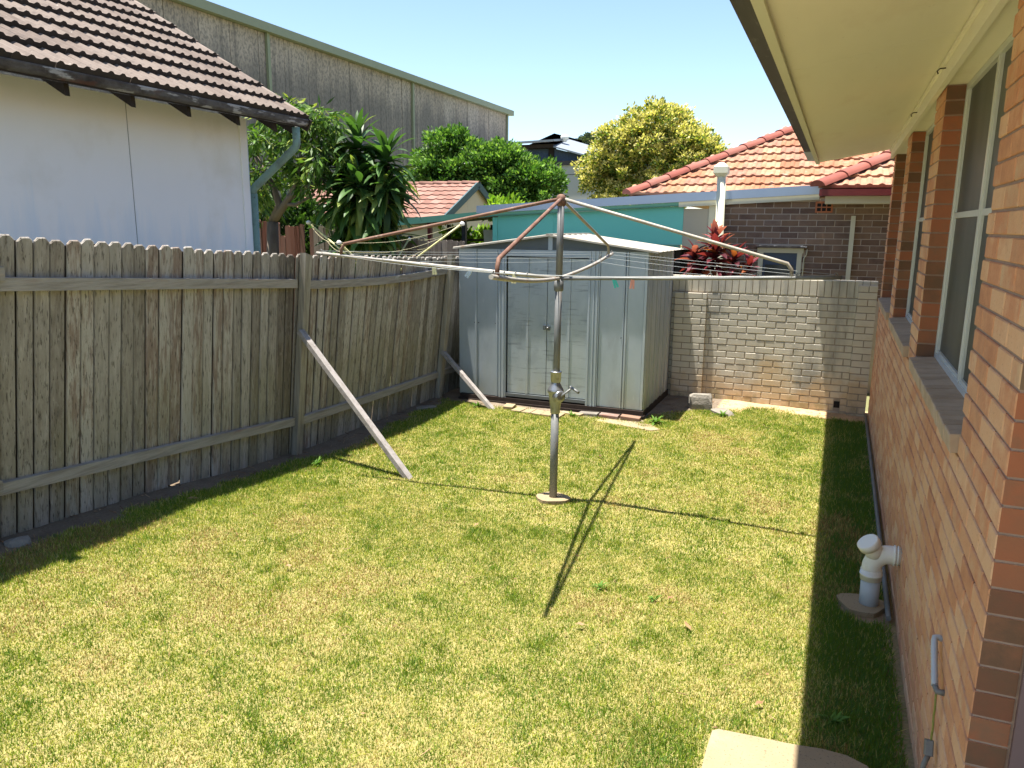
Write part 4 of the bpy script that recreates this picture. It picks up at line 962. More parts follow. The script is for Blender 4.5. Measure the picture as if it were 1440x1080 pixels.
for i, t in enumerate(arms):
    a = HC+(t-HC).normalized()*.02; d = t-a
    sag = -.02 if i in (2, 3) else .0
    pts = [a+d*s+Vector((0,0,sag*math.sin(math.pi*s)*1.0)) for s in [0,.15,.3,.45,.6,.75,.9,1]]
    am = MB().tube(pts, .0145, 12).build('arm', 'galvwarm' if i != 1 else 'galv', HO)
    ring = MB()
    for s in ringpos:
        c = a+d*s+Vector((0,0,.022)); dd = d.normalized(); pp = []
        for k in range(9):
            an = 2*math.pi*k/8; pp.append(c+dd*math.cos(an)*.013+Vector((0,0,1))*math.sin(an)*.013)
        ring.tube(pp, .0028, 5, cap=False)
    ring.build('line_hooks', 'galv', am)
    e = a+d*braces_at[i]; top = HT-Vector((0,0,.035))+Vector((d.x, d.y, 0)).normalized()*.03
    dh = Vector((d.x, d.y, 0)).normalized(); k1 = e+Vector((0,0,.10))-dh*.02; line = (k1-top)
    bp = [top, top+line*.3, top+line*.6, top+line*.86, top+line*.93, k1+dh*.0-Vector((0,0,.0)), e+Vector((0,0,.055))+dh*.012, e+Vector((0,0,.0))+dh*.014]
    MB().tube(bp, .0135, 12).build('brace', ['rust', 'galvwarm', 'rust', 'galvwarm'][i], HO)
order = [0, 2, 1, 3]
for s in ringpos:
    for j in range(4):
        A = HC+(arms[order[j]]-HC)*s+Vector((0,0,.022)); B = HC+(arms[order[(j+1)%4]]-HC)*s+Vector((0,0,.022)); sg = .018*s*(1+.8*jit(1))
        MB().tube([A.lerp(B, q/8)-Vector((0,0,sg*math.sin(math.pi*q/8))) for q in range(9)], .0012, 5).build('line', 'wire', HO)
fp = MB(); P = [(-2.045+.135*math.cos(a)*(1+.1*math.sin(2*a+1)), 5.80+.12*math.sin(a)*(1+.12*math.cos(3*a))) for a in [i*2*math.pi/16 for i in range(16)]]
fp.poly([(x, y, .092) for x, y in P])
for i in range(16):
    a, b = P[i], P[(i+1)%16]; fp.quad((*a,.092),(*a,.02),(*b,.02),(*b,.092))
meta(fp.build('concrete_footing', 'concrete', None), 'rough round concrete footing around the clothes hoist post', 'footing')
def peg(p, tilt, yaw, m, label):
    mb = MB(); L = .085
    for s in (-1, 1):
        mb.beam((s*.006, 0, .016), (s*.011, 0, -L+.02), .016, .016, up=(0,1,0), bev=.001)
    mb.beam((-.006,0,.018),(.006,0,.018), .009, .014, up=(0,1,0))
    me = mb.mesh('clothes_peg', M[m]); o = link('clothes_peg', me, None, Matrix.Translation(p) @ Matrix.Rotation(yaw, 4, 'Z') @ Matrix.Rotation(tilt, 4, 'Y')); meta(o, label, 'peg', 'pegs left hanging on the clothes hoist')
ar = lambda i, s: HC+(arms[i]-HC)*s
peg(ar(1,.215)-Vector((0,0,.01)), -.35, .3, 'teal_peg', 'teal clothes peg hanging from the right arm of the hoist')
peg(ar(1,.285)-Vector((0,0,.015)), .05, .3, 'pink_peg', 'salmon pink clothes peg hanging from the right arm of the hoist')
peg(ar(0,.35)-Vector((0,0,.01)), .6, .2, 'blue_peg', 'pale blue clothes peg tilted on the left arm of the hoist')
peg(ar(0,.17)+Vector((0,-.02,-.01)), .1, .2, 'yellow_peg', 'pale yellow clothes peg on the left arm close to the hoist post')
peg(ar(0,.50)-Vector((0,0,.01)), -.1, .2, 'yellow_peg', 'yellow clothes peg midway out on the left arm of the hoist')

# ------------------------------------------------------------------ brown brick neighbour house with terracotta roof
BH = thing('brown_brick_house', (.5, 13, 0), 'dark brown brick house with orange terracotta roof behind the cream wall', 'house')
BX0, BX1, BY = -1.64, 2.4, 12.0
MB().box(BX0+.006, BX1, BY+.006, BY+.25, -.1, 2.74).build('wall_core', 'palemortar', BH)
MB().box(BX0+.006, BX1, BY+.25, 17, -.1, 2.70).build('rear_walls', 'brownbrick', BH)
mats = []
for (a, b, zc, h) in courses(BX0, BX1, 1.32, 16, openings=[(-1.10, -.50, 1.3, 2.03)], phase=.1, j=.011):
    if zc < 2.66+max(0, min(.1, (a+1.64)*.05)):
        mats.append(frame(((a+b)/2, BY+jit(.001), zc), (1,0,0), (0,1,0), (0,0,1)) @ Matrix.Diagonal(((b-a)/.23, 1, h/.076, 1)))
place_pieces('brick', brick_mesh('brick', 'brownbrick', .23, .076, .09, .004), BH, mats, 'brickwork', 300)
for k in range(15): pass
w = MB().box(-1.10, -1.035, BY-.03, BY+.06, 1.30, 1.97).box(-.565, -.50, BY-.03, BY+.06, 1.30, 1.97).box(-1.12, -.48, BY-.035, BY+.06, 1.971, 2.04).build('window', 'creamtrim', BH)
MB().box(-1.034, -.566, BY-.01, BY+.02, 1.30, 1.97).build('sash', 'navy', w)
MB().box(-1.0, -.60, BY-.016, BY-.0105, 1.30, 1.80).build('pane', 'glass', w)
MB().beam((-1.16, BY-.06, 2.068), (-.44, BY-.06, 2.062), .10, .022).build('window_hood', 'gutterold', BH)
v = MB().box(-.375, -.145, BY-.012, BY+.0, 2.545, 2.70).build('air_vent', 'terravent', BH)
sl3 = MB()
for i in range(2):
    for j in range(3): sl3.box(-.352+.066*j, -.300+.066*j, BY-.0135, BY-.0122, 2.565+.062*i, 2.61+.062*i)
sl3.build('vent_slots', 'black', v)
MB().tube([(-.125, BY-.05, 2.735),(-.15, BY-.04, 2.72)], .018, 8).build('gutter_outlet', 'pvc', BH)
MB().box(.105, .165, BY-.06, BY-.003, .0, 2.50).build('downpipe', 'creamtrim', BH)
MB().tube([(-.435, BY-.02, 2.03), (-.44, BY-.02, 1.95), (-.47, BY-.02, 1.9), (-.475, BY-.02, 1.3)], .009, 6).build('waste_pipe', 'creamtrim', BH)
# wing eave: maroon gutter, boxed soffit
MB().box(-.33, 2.6, 11.60, 11.70, 2.762, 2.85).build('gutter', 'maroon', BH)
MB().box(-.25, 2.6, 11.705, 11.99, 2.66, 2.76).build('eave_lining', 'creamtrim', BH)
pitch = math.atan2(4.081-2.85, 2.423); cp_, sp_ = math.cos(pitch), math.sin(pitch)
upv = Vector((0, cp_, sp_)); nv = Vector((0, -sp_, cp_)); xv = Vector((1, 0, 0))
rt = tile_mesh('roof_tile', 'redtile', .30, .31, .022, .040)
mats = []
# main slope: eave line y=13, hip from (-3.34,13) going (1,1)
for r_ in range(14):
    yb = 13+r_*.31*cp_
    c0 = -3.34+(yb-13)
    k = 0
    while True:
        x = c0+.12+k*.30+(0.0)
        if x > 3.6: break
        # the wing covers the low right part
        if not (x > -.35+ (yb-11.72) + .15 and yb < 13.9 and x > .9) :
            mats.append(frame(Vector((x, yb, 2.85+(yb-13)*math.tan(pitch)))+Vector((0,0,jit(.003))), xv, upv, nv) @ Matrix.Rotation(jit(.008), 4, 'Z'))
        k += 1
wing = []
for r_ in range(8):
    yb = 11.70+r_*.31*cp_; k = 0
    while True:
        x = -.20+(yb-11.70)+k*.30
        if x > 2.7: break
        wing.append(frame(Vector((x, yb, 2.87+(yb-11.70)*math.tan(pitch))), xv, upv, nv) @ Matrix.Rotation(jit(.008), 4, 'Z')); k += 1
place_pieces('roof_tile', rt, BH, mats+wing, 'roof_tiling', 300)
def slab_poly(P, name, m, parent, th=.04):
    mb = MB(); n = len(P); mb.v += [tuple(p) for p in P]+[(p[0], p[1], p[2]-th) for p in P]
    mb.f += [tuple(range(n)), tuple(range(2*n-1, n-1, -1))]+[(i, i+n, (i+1)%n+n, (i+1)%n) for i in range(n)]; mb.sm += [False]*(n+2)
    return mb.build(name, m, parent)
tp_ = math.tan(pitch)
slab_poly([(-3.30,13.02,2.83),(3.8,13.02,2.83),(3.8,17.3,2.83+4.28*tp_),(.98,17.3,2.83+4.28*tp_)], 'roof_deck', 'redtile', BH)
slab_poly([(-3.34,13.0,2.84),(.98,17.32,2.84+4.32*tp_),(.98,21.6,2.84),(-3.34,21.6,2.84)], 'roof_side', 'redtile', BH)
slab_poly([(-.30,11.73,2.85),(2.7,11.73,2.85),(2.7,14.2,2.85+2.47*tp_),(2.17,14.2,2.85+2.47*tp_)], 'roof_deck', 'redtile', BH)
slab_poly([(-.33,11.73,2.845),(2.17,14.23,2.845+2.5*tp_),(-.33,14.23,2.845+.3)], 'roof_side', 'redtile', BH)
ridge_run((-3.38,12.96,2.87),(1.0,17.34,2.88+4.34*tp_), .13, BH, 'ridge')
ridge_run((-.36,11.66,2.90),(2.2,14.23,2.90+2.55*tp_), .13, BH, 'ridge')

# vent pipe standing before the brown wall
VP = thing('vent_pipe', (-1.66, 11.85, 0), 'tall cream vent pipe with square cowl between teal wall and brown bricks', 'vent pipe')
MB().tube([(-1.62, 11.86, 0), (-1.685, 11.86, 3.08)], .062, 14).build('pipe', 'creamtrim', VP)
ck = MB(); c = Vector((-1.69, 11.86, 3.05)); s = .105
ck.v += [(c.x-.06,c.y-.06,c.z),(c.x+.06,c.y-.06,c.z),(c.x+.06,c.y+.06,c.z),(c.x-.06,c.y+.06,c.z)]
for hh, q in ((.05, s), (.14, s*.95), (.20, .03)): ck.v += [(c.x-q,c.y-q,c.z+hh),(c.x+q,c.y-q,c.z+hh),(c.x+q,c.y+q,c.z+hh),(c.x-q,c.y+q,c.z+hh)]
for l in range(3):
    for j in range(4): ck.f.append((l*4+j, l*4+(j+1)%4, (l+1)*4+(j+1)%4, (l+1)*4+j)); ck.sm.append(False)
ck.f += [(3,2,1,0),(12,13,14,15)]; ck.sm += [False]*2
ck.build('cowl', 'creamtrim', VP)

# teal lean-to
LT = thing('teal_lean_to', (-3.5, 12.5, 0), 'teal painted lean-to with blue-grey metal fascia behind the metal shed', 'lean-to')
def fz(x): return 2.925+(2.645-2.925)*(x+.3)/(-5.34)          # top of the sloping fascia
def strip(x0, x1, off0, off1, y, th, name, m):
    mb = MB(); P = [(x0, fz(x0)+off0), (x1, fz(x1)+off0), (x1, fz(x1)+off1), (x0, fz(x0)+off1)]
    mb.v += [(x, y, z) for x, z in P]+[(x, y+th, z) for x, z in P]; mb.f += [(0,1,2,3),(7,6,5,4),(0,4,5,1),(1,5,6,2),(2,6,7,3),(3,7,4,0)]; mb.sm += [False]*6
    return mb.build(name, m, LT)
strip(-5.66, -.31, -.125, .0, 11.90, .02, 'metal_fascia', 'gutterblue')
strip(-2.3, -.33, -.20, -.127, 11.93, .03, 'trim_board', 'creamtrim')
strip(-5.6, -2.30, -.185, -.127, 11.93, .03, 'trim_board', 'tealtrim')
for a, b in ((-5.31, -4.32), (-4.315, -2.235)):
    mb = MB(); P = [(a, 2.06), (b, 2.06), (b, fz(b)-.187), (a, fz(a)-.187)]
    mb.v += [(x, 12.0, z) for x, z in P]+[(x, 12.03, z) for x, z in P]; mb.f += [(0,1,2,3),(7,6,5,4),(0,4,5,1),(1,5,6,2),(2,6,7,3),(3,7,4,0)]; mb.sm += [False]*6
    mb.build('wall_sheet', 'teal', LT)
MB().box(-5.36, -2.26, 11.99, 12.04, 1.99, 2.0585).build('bottom_rail', 'tealtrim', LT)
MB().box(-5.40, -5.315, 11.985, 12.05, 0, 2.46).build('post', 'teal', LT)
MB().box(-5.3, -4.8, 12.05, 12.1, 0, 1.988).build('lower_wall', 'teal', LT)
MB().box(-2.232, -1.86, 12.0, 12.03, 1.99, 2.60).build('wall_sheet', 'beige', LT)
MB().box(-1.855, -1.70, 11.98, 12.02, 0, 2.66).build('corner_post', 'creamtrim', LT)
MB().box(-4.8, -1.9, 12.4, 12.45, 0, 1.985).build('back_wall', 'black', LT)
for px_ in (-4.6, -3.4, -2.3): MB().box(px_-.04, px_+.04, 12.08, 12.14, 0, 1.985).build('post', 'darkwood', LT)
mb = MB(); mb.v += [(-5.64,11.93,fz(-5.64)-.02),(-.35,11.93,fz(-.35)-.02),(-.35,13.6,fz(-.35)-.02),(-5.64,13.6,fz(-5.64)-.02)]; mb.f += [(0,1,2,3)]; mb.sm += [False]
mb.build('roof_sheet', 'bluegreyroof', LT)
# open carport to its left
CPT = thing('open_carport', (-6.5, 13, 0), 'dark open carport with green fascia behind the fence, left of the teal wall', 'carport')
mb = MB(); P = [(-8.3, 2.24), (-5.40, 2.50), (-5.40, 2.60), (-8.3, 2.36)]
mb.v += [(x, 12.5, z) for x, z in P]+[(x, 12.54, z) for x, z in P]; mb.f += [(0,1,2,3),(7,6,5,4),(0,4,5,1),(1,5,6,2),(2,6,7,3),(3,7,4,0)]; mb.sm += [False]*6
mb.build('fascia', 'tealtrim', CPT)
slab_poly([(-8.3,12.55,2.36),(-5.42,12.55,2.60),(-5.42,15.2,2.62),(-8.3,15.2,2.38)], 'roof', 'darkwood', CPT, .05)
for px_, m_ in ((-8.2, 'tealtrim'), (-6.95, 'maroon'), (-6.25, 'pole_black')): MB().box(px_-.035, px_+.035, 12.6, 12.67, 0, 2.30+(px_+8.3)*.08).build('post', m_, CPT)
for px_ in (-7.6, -6.6, -5.9): MB().box(px_-.03, px_+.03, 14.6, 14.66, 0, 2.34).build('post', 'pole_black', CPT)
MB().box(-7.4, -5.5, 14.0, 14.05, 2.02, 2.06).build('cross_rail', 'pole_black', CPT)
tarp = MB()
P = [(-5.98, 2.02), (-5.48, 2.05), (-5.50, 2.24), (-6.0, 2.25)]
tarp.v += [(x, 12.9, z) for x, z in P]+[(x, 12.95, z-.02) for x, z in P]; tarp.f += [(0,1,2,3),(7,6,5,4),(0,4,5,1),(1,5,6,2),(2,6,7,3),(3,7,4,0)]; tarp.sm += [False]*6
o = tarp.build('cream_board', 'creamtrim', None); meta(o, 'cream board standing inside the dark carport', 'board')

# small gabled building with faded tiles
SG = thing('small_gabled_building', (-10.5, 17.5, 0), 'small gabled outbuilding with faded pink tiles and dark teal barge boards', 'outbuilding')
gx = -8.48; ridy, ridz, ev = 17.91, 3.35, (16.0, 2.46); ev2 = (18.9, 2.86)
pa = math.atan2(ridz-2.46, ridy-16.0); u2 = Vector((0, math.cos(pa), math.sin(pa))); n2_ = Vector((0, -math.sin(pa), math.cos(pa)))
tmats = []
rows = 8; g2 = ((ridz-2.46)**2+(ridy-16.0)**2)**.5/rows
for r_ in range(rows):
    for c in range(20): tmats.append(frame(Vector((gx-.13-c*.24, 16.0, 2.47))+u2*(r_*g2), xv, u2, n2_))
place_pieces('roof_tile', tile_mesh('roof_tile', 'pinktile', .24, g2, .018, .030, 1, 6), SG, tmats, 'roof_tiling', 300)
slab_poly([(gx-4.9,16.02,2.45),(gx-.02,16.02,2.45),(gx-.02,ridy,ridz-.01),(gx-4.9,ridy,ridz-.01)], 'roof_deck', 'pinktile', SG)
slab_poly([(gx-4.9,ridy,ridz),(gx,ridy,ridz),(gx,19.3,2.62),(gx-4.9,19.3,2.62)], 'roof_rear', 'pinktile', SG)
ridge_run((gx-4.9,ridy,ridz+.02),(gx,ridy,ridz+.02), .10, SG, 'pinktile')
MB().beam((gx+.02,15.95,2.40),(gx+.02,ridy,ridz-.03), .04, .17).build('barge_board', 'darkteal', SG)
MB().beam((gx+.02,ridy,ridz-.03),(gx+.02,19.35,2.56), .04, .17).build('barge_board', 'darkteal', SG)
for (a, b) in ((16.1, 17.5), (17.505, 19.2)):
    mb = MB(); top = lambda y: ridz-.05-(abs(y-ridy)*(.466 if y < ridy else .525)); ysb = [a]+([ridy] if a < ridy < b else [])+[b]
    P = [(a, 0), (b, 0)]+[(q, top(q)) for q in ysb[::-1]]; n = len(P)
    mb.v += [(gx-.08, y, z) for y, z in P]+[(gx-.12, y, z) for y, z in P]; mb.f += [tuple(range(n)), tuple(range(2*n-1, n-1, -1))]+[(i, i+n, (i+1)%n+n, (i+1)%n) for i in range(n)]; mb.sm += [False]*(n+2)
    mb.build('gable_sheet', 'beige', SG)
MB().box(gx-4.8, gx-.13, 16.12, 16.18, 0, 2.44).build('wall', 'beige', SG)
MB().box(gx-4.9, gx+.03, 15.86, 15.98, 2.36, 2.46).build('gutter', 'tealtrim', SG)

# ------------------------------------------------------------------ warehouse
WH = thing('concrete_warehouse', (-24, 30, 0), 'tall warehouse with mould-stained concrete panels and olive gutter at upper left', 'warehouse')
wx = -20.0; pts_y = list(np.linspace(8.0, 46.6, 28))
for a, b in zip(pts_y, pts_y[1:]):
    MB().box(wx-.15+jit(.01), wx+jit(.012), a+.012, b-.012, -.2, 9.12).build('concrete_panel', 'concretepanel', WH)
MB().box(-45, wx-.17, 8.0, 46.55, -.2, 9.0).build('rear_walls', 'concretepanel', WH)
MB().box(wx-.25, wx+.12, 7.8, 46.95, 9.13, 9.27).build('gutter_underside', 'greengutter', WH)
MB().box(wx+.121, wx+.30, 7.8, 46.95, 9.12, 9.42).build('gutter', 'greengutter', WH)
slab_poly([(wx+.10,7.8,9.45),(wx+.10,46.95,9.45),(-32,46.95,10.3),(-32,7.8,10.3)], 'roof', 'bluegreyroof', WH, .06)
for yy in (13.6, 24.15, 34.65, 46.4): MB().box(wx+.02, wx+.13, yy-.07, yy+.07, 0, 9.12).build('downpipe', 'greengutter', WH)

# ------------------------------------------------------------------ blue-grey house far behind
FH = thing('grey_clad_building', (-14, 42, 0), 'distant pale grey building with navy upper storey and sloping silver roof', 'building')
for k, (a, b) in enumerate(((-20, -16.1), (-16.08, -14.0), (-13.98, -11.9), (-11.88, -9.8))):
    MB().box(a, b, 40, 40.2, 0, 5.0).build('wall_panel', 'greywall', FH); MB().box(a, b, 40, 40.2, 5.03, 5.5).build('wall_panel', 'greywall', FH)
MB().box(-20, -9.5, 39.9, 40.3, 5.5, 5.72).build('band', 'pole_black', FH)
MB().box(-20, -9.8, 40.3, 48, 0, 5.45).build('rear_walls', 'greywall', FH)
MB().box(-17.4, -16.15, 40.5, 40.6, 5.6, 6.45).build('green_panel', 'palegreen', FH)
k = 0; x = -16.14
while x < -14.9: MB().box(x, x+.20, 40.5, 40.6, 5.72, 6.42).build('board', 'navy', FH); x += .205
mb = MB(); x = -14.6
while x < -12.2:
    z1 = 6.42-(x+14.6)*.26; mb = MB(); P = [(x, 5.72), (x+.2, 5.72), (x+.2, z1-.052), (x, z1)]
    mb.v += [(p, 40.45, z) for p, z in P]+[(p, 40.55, z) for p, z in P]; mb.f += [(0,1,2,3),(7,6,5,4),(0,4,5,1),(1,5,6,2),(2,6,7,3),(3,7,4,0)]; mb.sm += [False]*6
    mb.build('board', 'navy', FH); x += .205
MB().box(-14.92, -14.62, 40.4, 40.8, 5.72, 6.5).build('recess', 'blackbrown', FH)
MB().box(-18, -14.55, 40.1, 40.5, 6.43, 6.62).build('rafters', 'blackbrown', FH)
slab_poly([(-18.2,39.8,6.72),(-14.4,39.8,6.82),(-14.8,43.5,7.25),(-17.5,43.5,7.15)], 'roof', 'bluegreyroof', FH, .1)
slab_poly([(-14.5,40.0,6.50),(-11.9,40.0,5.78),(-10.5,43.0,5.9),(-14.8,43.4,7.2)], 'roof', 'bluegreyroof', FH, .08)
slab_poly([(-17.3,43.4,6.95),(-15.7,43.4,7.55),(-14.0,43.4,7.1)], 'dormer', 'palegreen', FH, .3)
MB().lathe((-14.4, 41.5, 6.85), [(.12,0),(.12,.12),(.22,.14),(.22,.30),(.10,.38)], 12).build('roof_ventilator', 'pvc', FH)

# ------------------------------------------------------------------ vegetation
def leaf_mesh(name, P, D, S, Ln, Wd, Cc, m, parent, kind=None, fold=0.0):
    """P base, D direction, S sideways; diamond leaves, one quad each"""
    n = len(P); V = np.empty((n, 4, 3)); V[:,0] = P; V[:,1] = P+D*(Ln*.45)[:,None]-S*(Wd/2)[:,None]; V[:,2] = P+D*Ln[:,None]; V[:,3] = P+D*(Ln*.45)[:,None]+S*(Wd/2)[:,None]
    V[:,2,2] -= fold*Ln
    c0 = V.reshape(-1, 3).mean(0); V = V-c0
    me = bpy.data.meshes.new(name); me.vertices.add(n*4); me.vertices.foreach_set('co', V.astype(np.float32).ravel())
    me.loops.add(n*4); me.loops.foreach_set('vertex_index', np.arange(n*4, dtype=np.int32))
    me.polygons.add(n); me.polygons.foreach_set('loop_start', np.arange(0, n*4, 4, dtype=np.int32)); me.polygons.foreach_set('loop_total', np.full(n, 4, dtype=np.int32))
    ca = me.color_attributes.new('col', 'FLOAT_COLOR', 'POINT'); K = np.ones((n*4, 4), dtype=np.float32); K[:,:3] = np.repeat(Cc, 4, axis=0); ca.data.foreach_set('color', K.ravel())
    me.materials.append(M[m]); me.update()
    return link(name, me, parent, Matrix.Translation(Vector(c0)), kind)
def unit(a): return a/np.maximum(1e-9, np.linalg.norm(a, axis=-1))[..., None]
def crown(parent, lobes, nclump, per, crad, Ln, Wd, pal, probs, m='leaf', droop=.2, seed=1, name='crown', up=.5, tip=None, tipp=0):
    """leaf clumps through the outer volume of several lobes; lobes = (centre, radii)"""
    g = np.random.default_rng(seed); vol = np.array([l[1][0]*l[1][1]*l[1][2] for l in lobes])**(2/3); pr = vol/vol.sum()
    li = g.choice(len(lobes), nclump, p=pr); dirs = unit(g.normal(size=(nclump, 3))); dirs[:,2] = np.where(dirs[:,2] < -.5, -dirs[:,2], dirs[:,2])
    rad = g.random(nclump)**.35*(1+.10*g.normal(size=nclump)); C0 = np.array([l[0] for l in lobes])[li]; R0 = np.array([l[1] for l in lobes])[li]
    cc = C0+dirs*R0*rad[:,None]
    n = nclump*per; idx = np.repeat(np.arange(nclump), per); off = unit(g.normal(size=(n,3)))*(g.random(n)**.45)[:,None]
    cr = crad*(.6+.8*g.random(nclump))[idx]
    P = cc[idx]+off*cr[:,None]*np.array((1,1,.75)); D = unit(off*1.0+dirs[idx]*.6+g.normal(size=(n,3))*.55+np.array((0,0,up-droop)))
    S = unit(np.cross(D, g.normal(size=(n,3))+np.array((0,0,.6))))
    pc = g.choice(len(pal), n, p=probs); base = np.array(pal)[pc]
    hue = (.82+.36*g.random(nclump))[idx][:,None]; Cc = base*hue
    if tip is not None:
        out = (off[:,2] > .1) & (g.random(n) < tipp*(.3+1.0*g.random(nclump))[idx]); Cc[out] = np.array(tip)*(.8+.4*g.random(out.sum()))[:,None]
    L_ = Ln*(.7+.6*g.random(n)); W_ = Wd*(.7+.6*g.random(n))
    return leaf_mesh(name, P, D, S, L_, W_, Cc, m, parent)
def limbs(parent, segs, name='trunk'):
    mb = MB()
    for pts, r0, r1 in segs:
        n = len(pts); mb.tube(pts, [r0+(r1-r0)*i/(n-1) for i in range(n)], 9)
    return mb.build(name, 'bark', parent)
# round dark-green tree before the warehouse
GT = thing('round_green_tree', (-11, 24, 0), 'dense dark green tree with lobed crown in front of the warehouse', 'tree')
limbs(GT, [([(-11,24,0),(-10.9,24,1.6),(-11.1,24,2.6)], .2, .14), ([(-11,24,2.2),(-12.2,24,3.4),(-12.8,24,4.2)], .11, .04), ([(-11,24,2.2),(-10.2,24,3.2),(-9.6,24,4.0)], .1, .04)])
crown(GT, [((-12.35,24,4.55),(.95,1.0,.85)), ((-13.0,24.2,3.7),(.9,1,1.1)), ((-11.4,24,4.1),(1.1,1.1,.95)), ((-10.3,23.9,3.95),(1.15,1.1,1.0)), ((-9.3,24,3.5),(.95,1,.75)), ((-11.3,24,3.0),(1.9,1.2,.9)), ((-10.0,24,2.9),(1.6,1.1,.8))],
      620, 95, .30, .13, .075, [(.045,.11,.018), (.075,.17,.028), (.13,.25,.045), (.022,.058,.012)], [.35,.35,.18,.12], seed=3, tip=(.21,.34,.07), tipp=.5)
# golden-flowered tree
YT = thing('golden_flowering_tree', (-6.6, 28, 0), 'large round golden rain tree with yellow flower heads against the sky', 'tree')
limbs(YT, [([(-6.6,28,0),(-6.5,28,1.8),(-6.6,28,3)], .26, .2), ([(-6.6,28,2.6),(-7.5,28,4),(-8,28,5.0)], .14, .05), ([(-6.6,28,2.6),(-6.0,28,4.2),(-6.1,28,5.6)], .15, .05), ([(-6.6,28,2.6),(-5.2,28,3.8),(-4.6,28,4.6)], .13, .05)])
crown(YT, [((-6.35,28,5.35),(1.45,1.5,1.25)), ((-7.5,28,4.9),(1.25,1.3,1.05)), ((-5.2,28,4.85),(1.1,1.2,.95)), ((-8.2,28,4.0),(.85,1,.9)), ((-6.4,28,4.1),(2.0,1.5,1.2)), ((-7.0,28,3.2),(1.8,1.3,.7)), ((-4.9,28,4.0),(.9,1,.8)), ((-4.15,28,4.75),(.35,.4,.25))],
      780, 85, .26, .115, .065, [(.060,.115,.020), (.17, .23, .04), (.055, .085, .018), (.42, .38, .09)], [.2,.3,.1,.4], seed=5, tip=(.62,.55,.22), tipp=1.4)
FT = thing('far_grey_tree', (-17.4, 55, 0), 'small far grey-green tree peeping left of the golden tree', 'tree')
limbs(FT, [([(-17.3,55,0),(-17.3,55,7)], .3, .15)])
crown(FT, [((-17.2,55,7.9),(.9,1,.75)), ((-18.0,55,7.6),(.6,.8,.5))], 120, 50, .35, .2, .12, [(.08,.10,.06),(.05,.07,.04)], [.5,.5], seed=6)
# mango-like tree behind the white house
MT = thing('mango_tree', (-8.4, 10.2, 0), 'spreading glossy-leaved tree with forked bark limbs beside the white house', 'tree')
sc_ = 10.2/9.6
def mp(x, z, dy=0): return (x*sc_, 10.2+dy, CAMZ+(z-CAMZ)*sc_)
limbs(MT, [([(-8.6,10.2,0),(-8.55,10.2,1.4),mp(-8.0,2.35)], .13, .09), ([mp(-8.0,2.35),mp(-7.85,2.6),mp(-8.0,2.95),mp(-8.25,3.3)], .075, .035), ([mp(-7.95,2.4),mp(-7.65,2.72),mp(-7.35,2.85),mp(-7.0,2.98)], .07, .03),
           ([mp(-7.65,2.72),mp(-7.45,3.05),mp(-7.4,3.5)], .045, .02), ([mp(-7.9,2.62),mp(-7.55,2.6),mp(-7.2,2.75)], .04, .018)])
crown(MT, [(mp(-8.15,3.35),(.55,.5,.35)), (mp(-7.55,3.75),(.45,.5,.33)), (mp(-7.25,3.5),(.42,.5,.36)), (mp(-7.0,3.2),(.42,.5,.30)), (mp(-8.25,2.95),(.4,.4,.3)), (mp(-7.0,3.72),(.28,.4,.25)), (mp(-7.2,2.85),(.45,.4,.18)), (mp(-8.35,2.6),(.3,.3,.35)), (mp(-7.45,3.05),(.5,.5,.25))],
      150, 26, .16, .17, .042, [(.055,.115,.02), (.10,.19,.03), (.17,.25,.05), (.03,.06,.012)], [.35,.35,.15,.15], seed=8, droop=1.0, up=.1, tip=(.24,.28,.06), tipp=.3)
DS = thing('dense_hedge', (-10, 12.3, 0), 'dark green hedge filling the gap behind the red-brown palings', 'hedge')
crown(DS, [((-10.2,12.4,2.0),(1.3,.5,.9)), ((-8.9,12.5,1.8),(.9,.4,.6)), ((-11.4,12.4,2.2),(1.0,.5,1.0))], 260, 60, .2, .12, .06, [(.03,.07,.014),(.05,.10,.02)], [.6,.4], seed=9)
BS = thing('lime_green_bush', (-6.5, 15, 0), 'bright lime-green bush showing above the lean-to roof end', 'bush')
limbs(BS, [([(-6.6,15,0),(-6.5,15,1.6)], .05, .03)], 'stem')
crown(BS, [((-6.50,15,2.62),(.36,.4,.22)), ((-7.3,15.2,1.95),(.75,.4,.28)), ((-6.3,15,1.9),(.7,.4,.35))], 70, 40, .16, .13, .08, [(.20,.33,.03),(.30,.42,.05),(.12,.24,.02)], [.4,.3,.3], seed=10)

def strap_mesh(name, m, L, W, droop, base_c, tip_c, fold=.25, seg=6):
    """leaf along +x, arching down in z"""
    v = []; f = []; col = []
    for i in range(seg+1):
        t = i/seg; w = W*.5*(math.sin(math.pi*min(1, .16+t*.84))**.75 if t < 1 else .04); a = droop*t
        x = L*(math.sin(a)/max(droop, .01)) if droop > .01 else L*t; z = -L*(1-math.cos(a))/max(droop, .01)
        v += [(x, -w, z+w*fold), (x, 0, z-.001), (x, w, z+w*fold)]
        c = [base_c[k]*(1-t)+tip_c[k]*t for k in range(3)]; col += [(*c, 1)]*3
    for i in range(seg):
        a = i*3; f += [(a, a+3, a+4, a+1), (a+1, a+4, a+5, a+2)]
    me = bpy.data.meshes.new(name); me.from_pydata(v, [], f); ca = me.color_attributes.new('col', 'FLOAT_COLOR', 'POINT'); ca.data.foreach_set('color', np.array(col, dtype=np.float32).ravel())
    me.materials.append(M[m]); me.polygons.foreach_set('use_smooth', [True]*len(f)); me.update(); return me
def put_leaf(parent, meshes, p, az, el, roll, s):
    W = Matrix.Translation(p) @ Matrix.Rotation(az, 4, 'Z') @ Matrix.Rotation(-el, 4, 'Y') @ Matrix.Rotation(roll, 4, 'X') @ Matrix.Diagonal((s, s, s, 1))
    link('leaf', rnd.choice(meshes), parent, W)
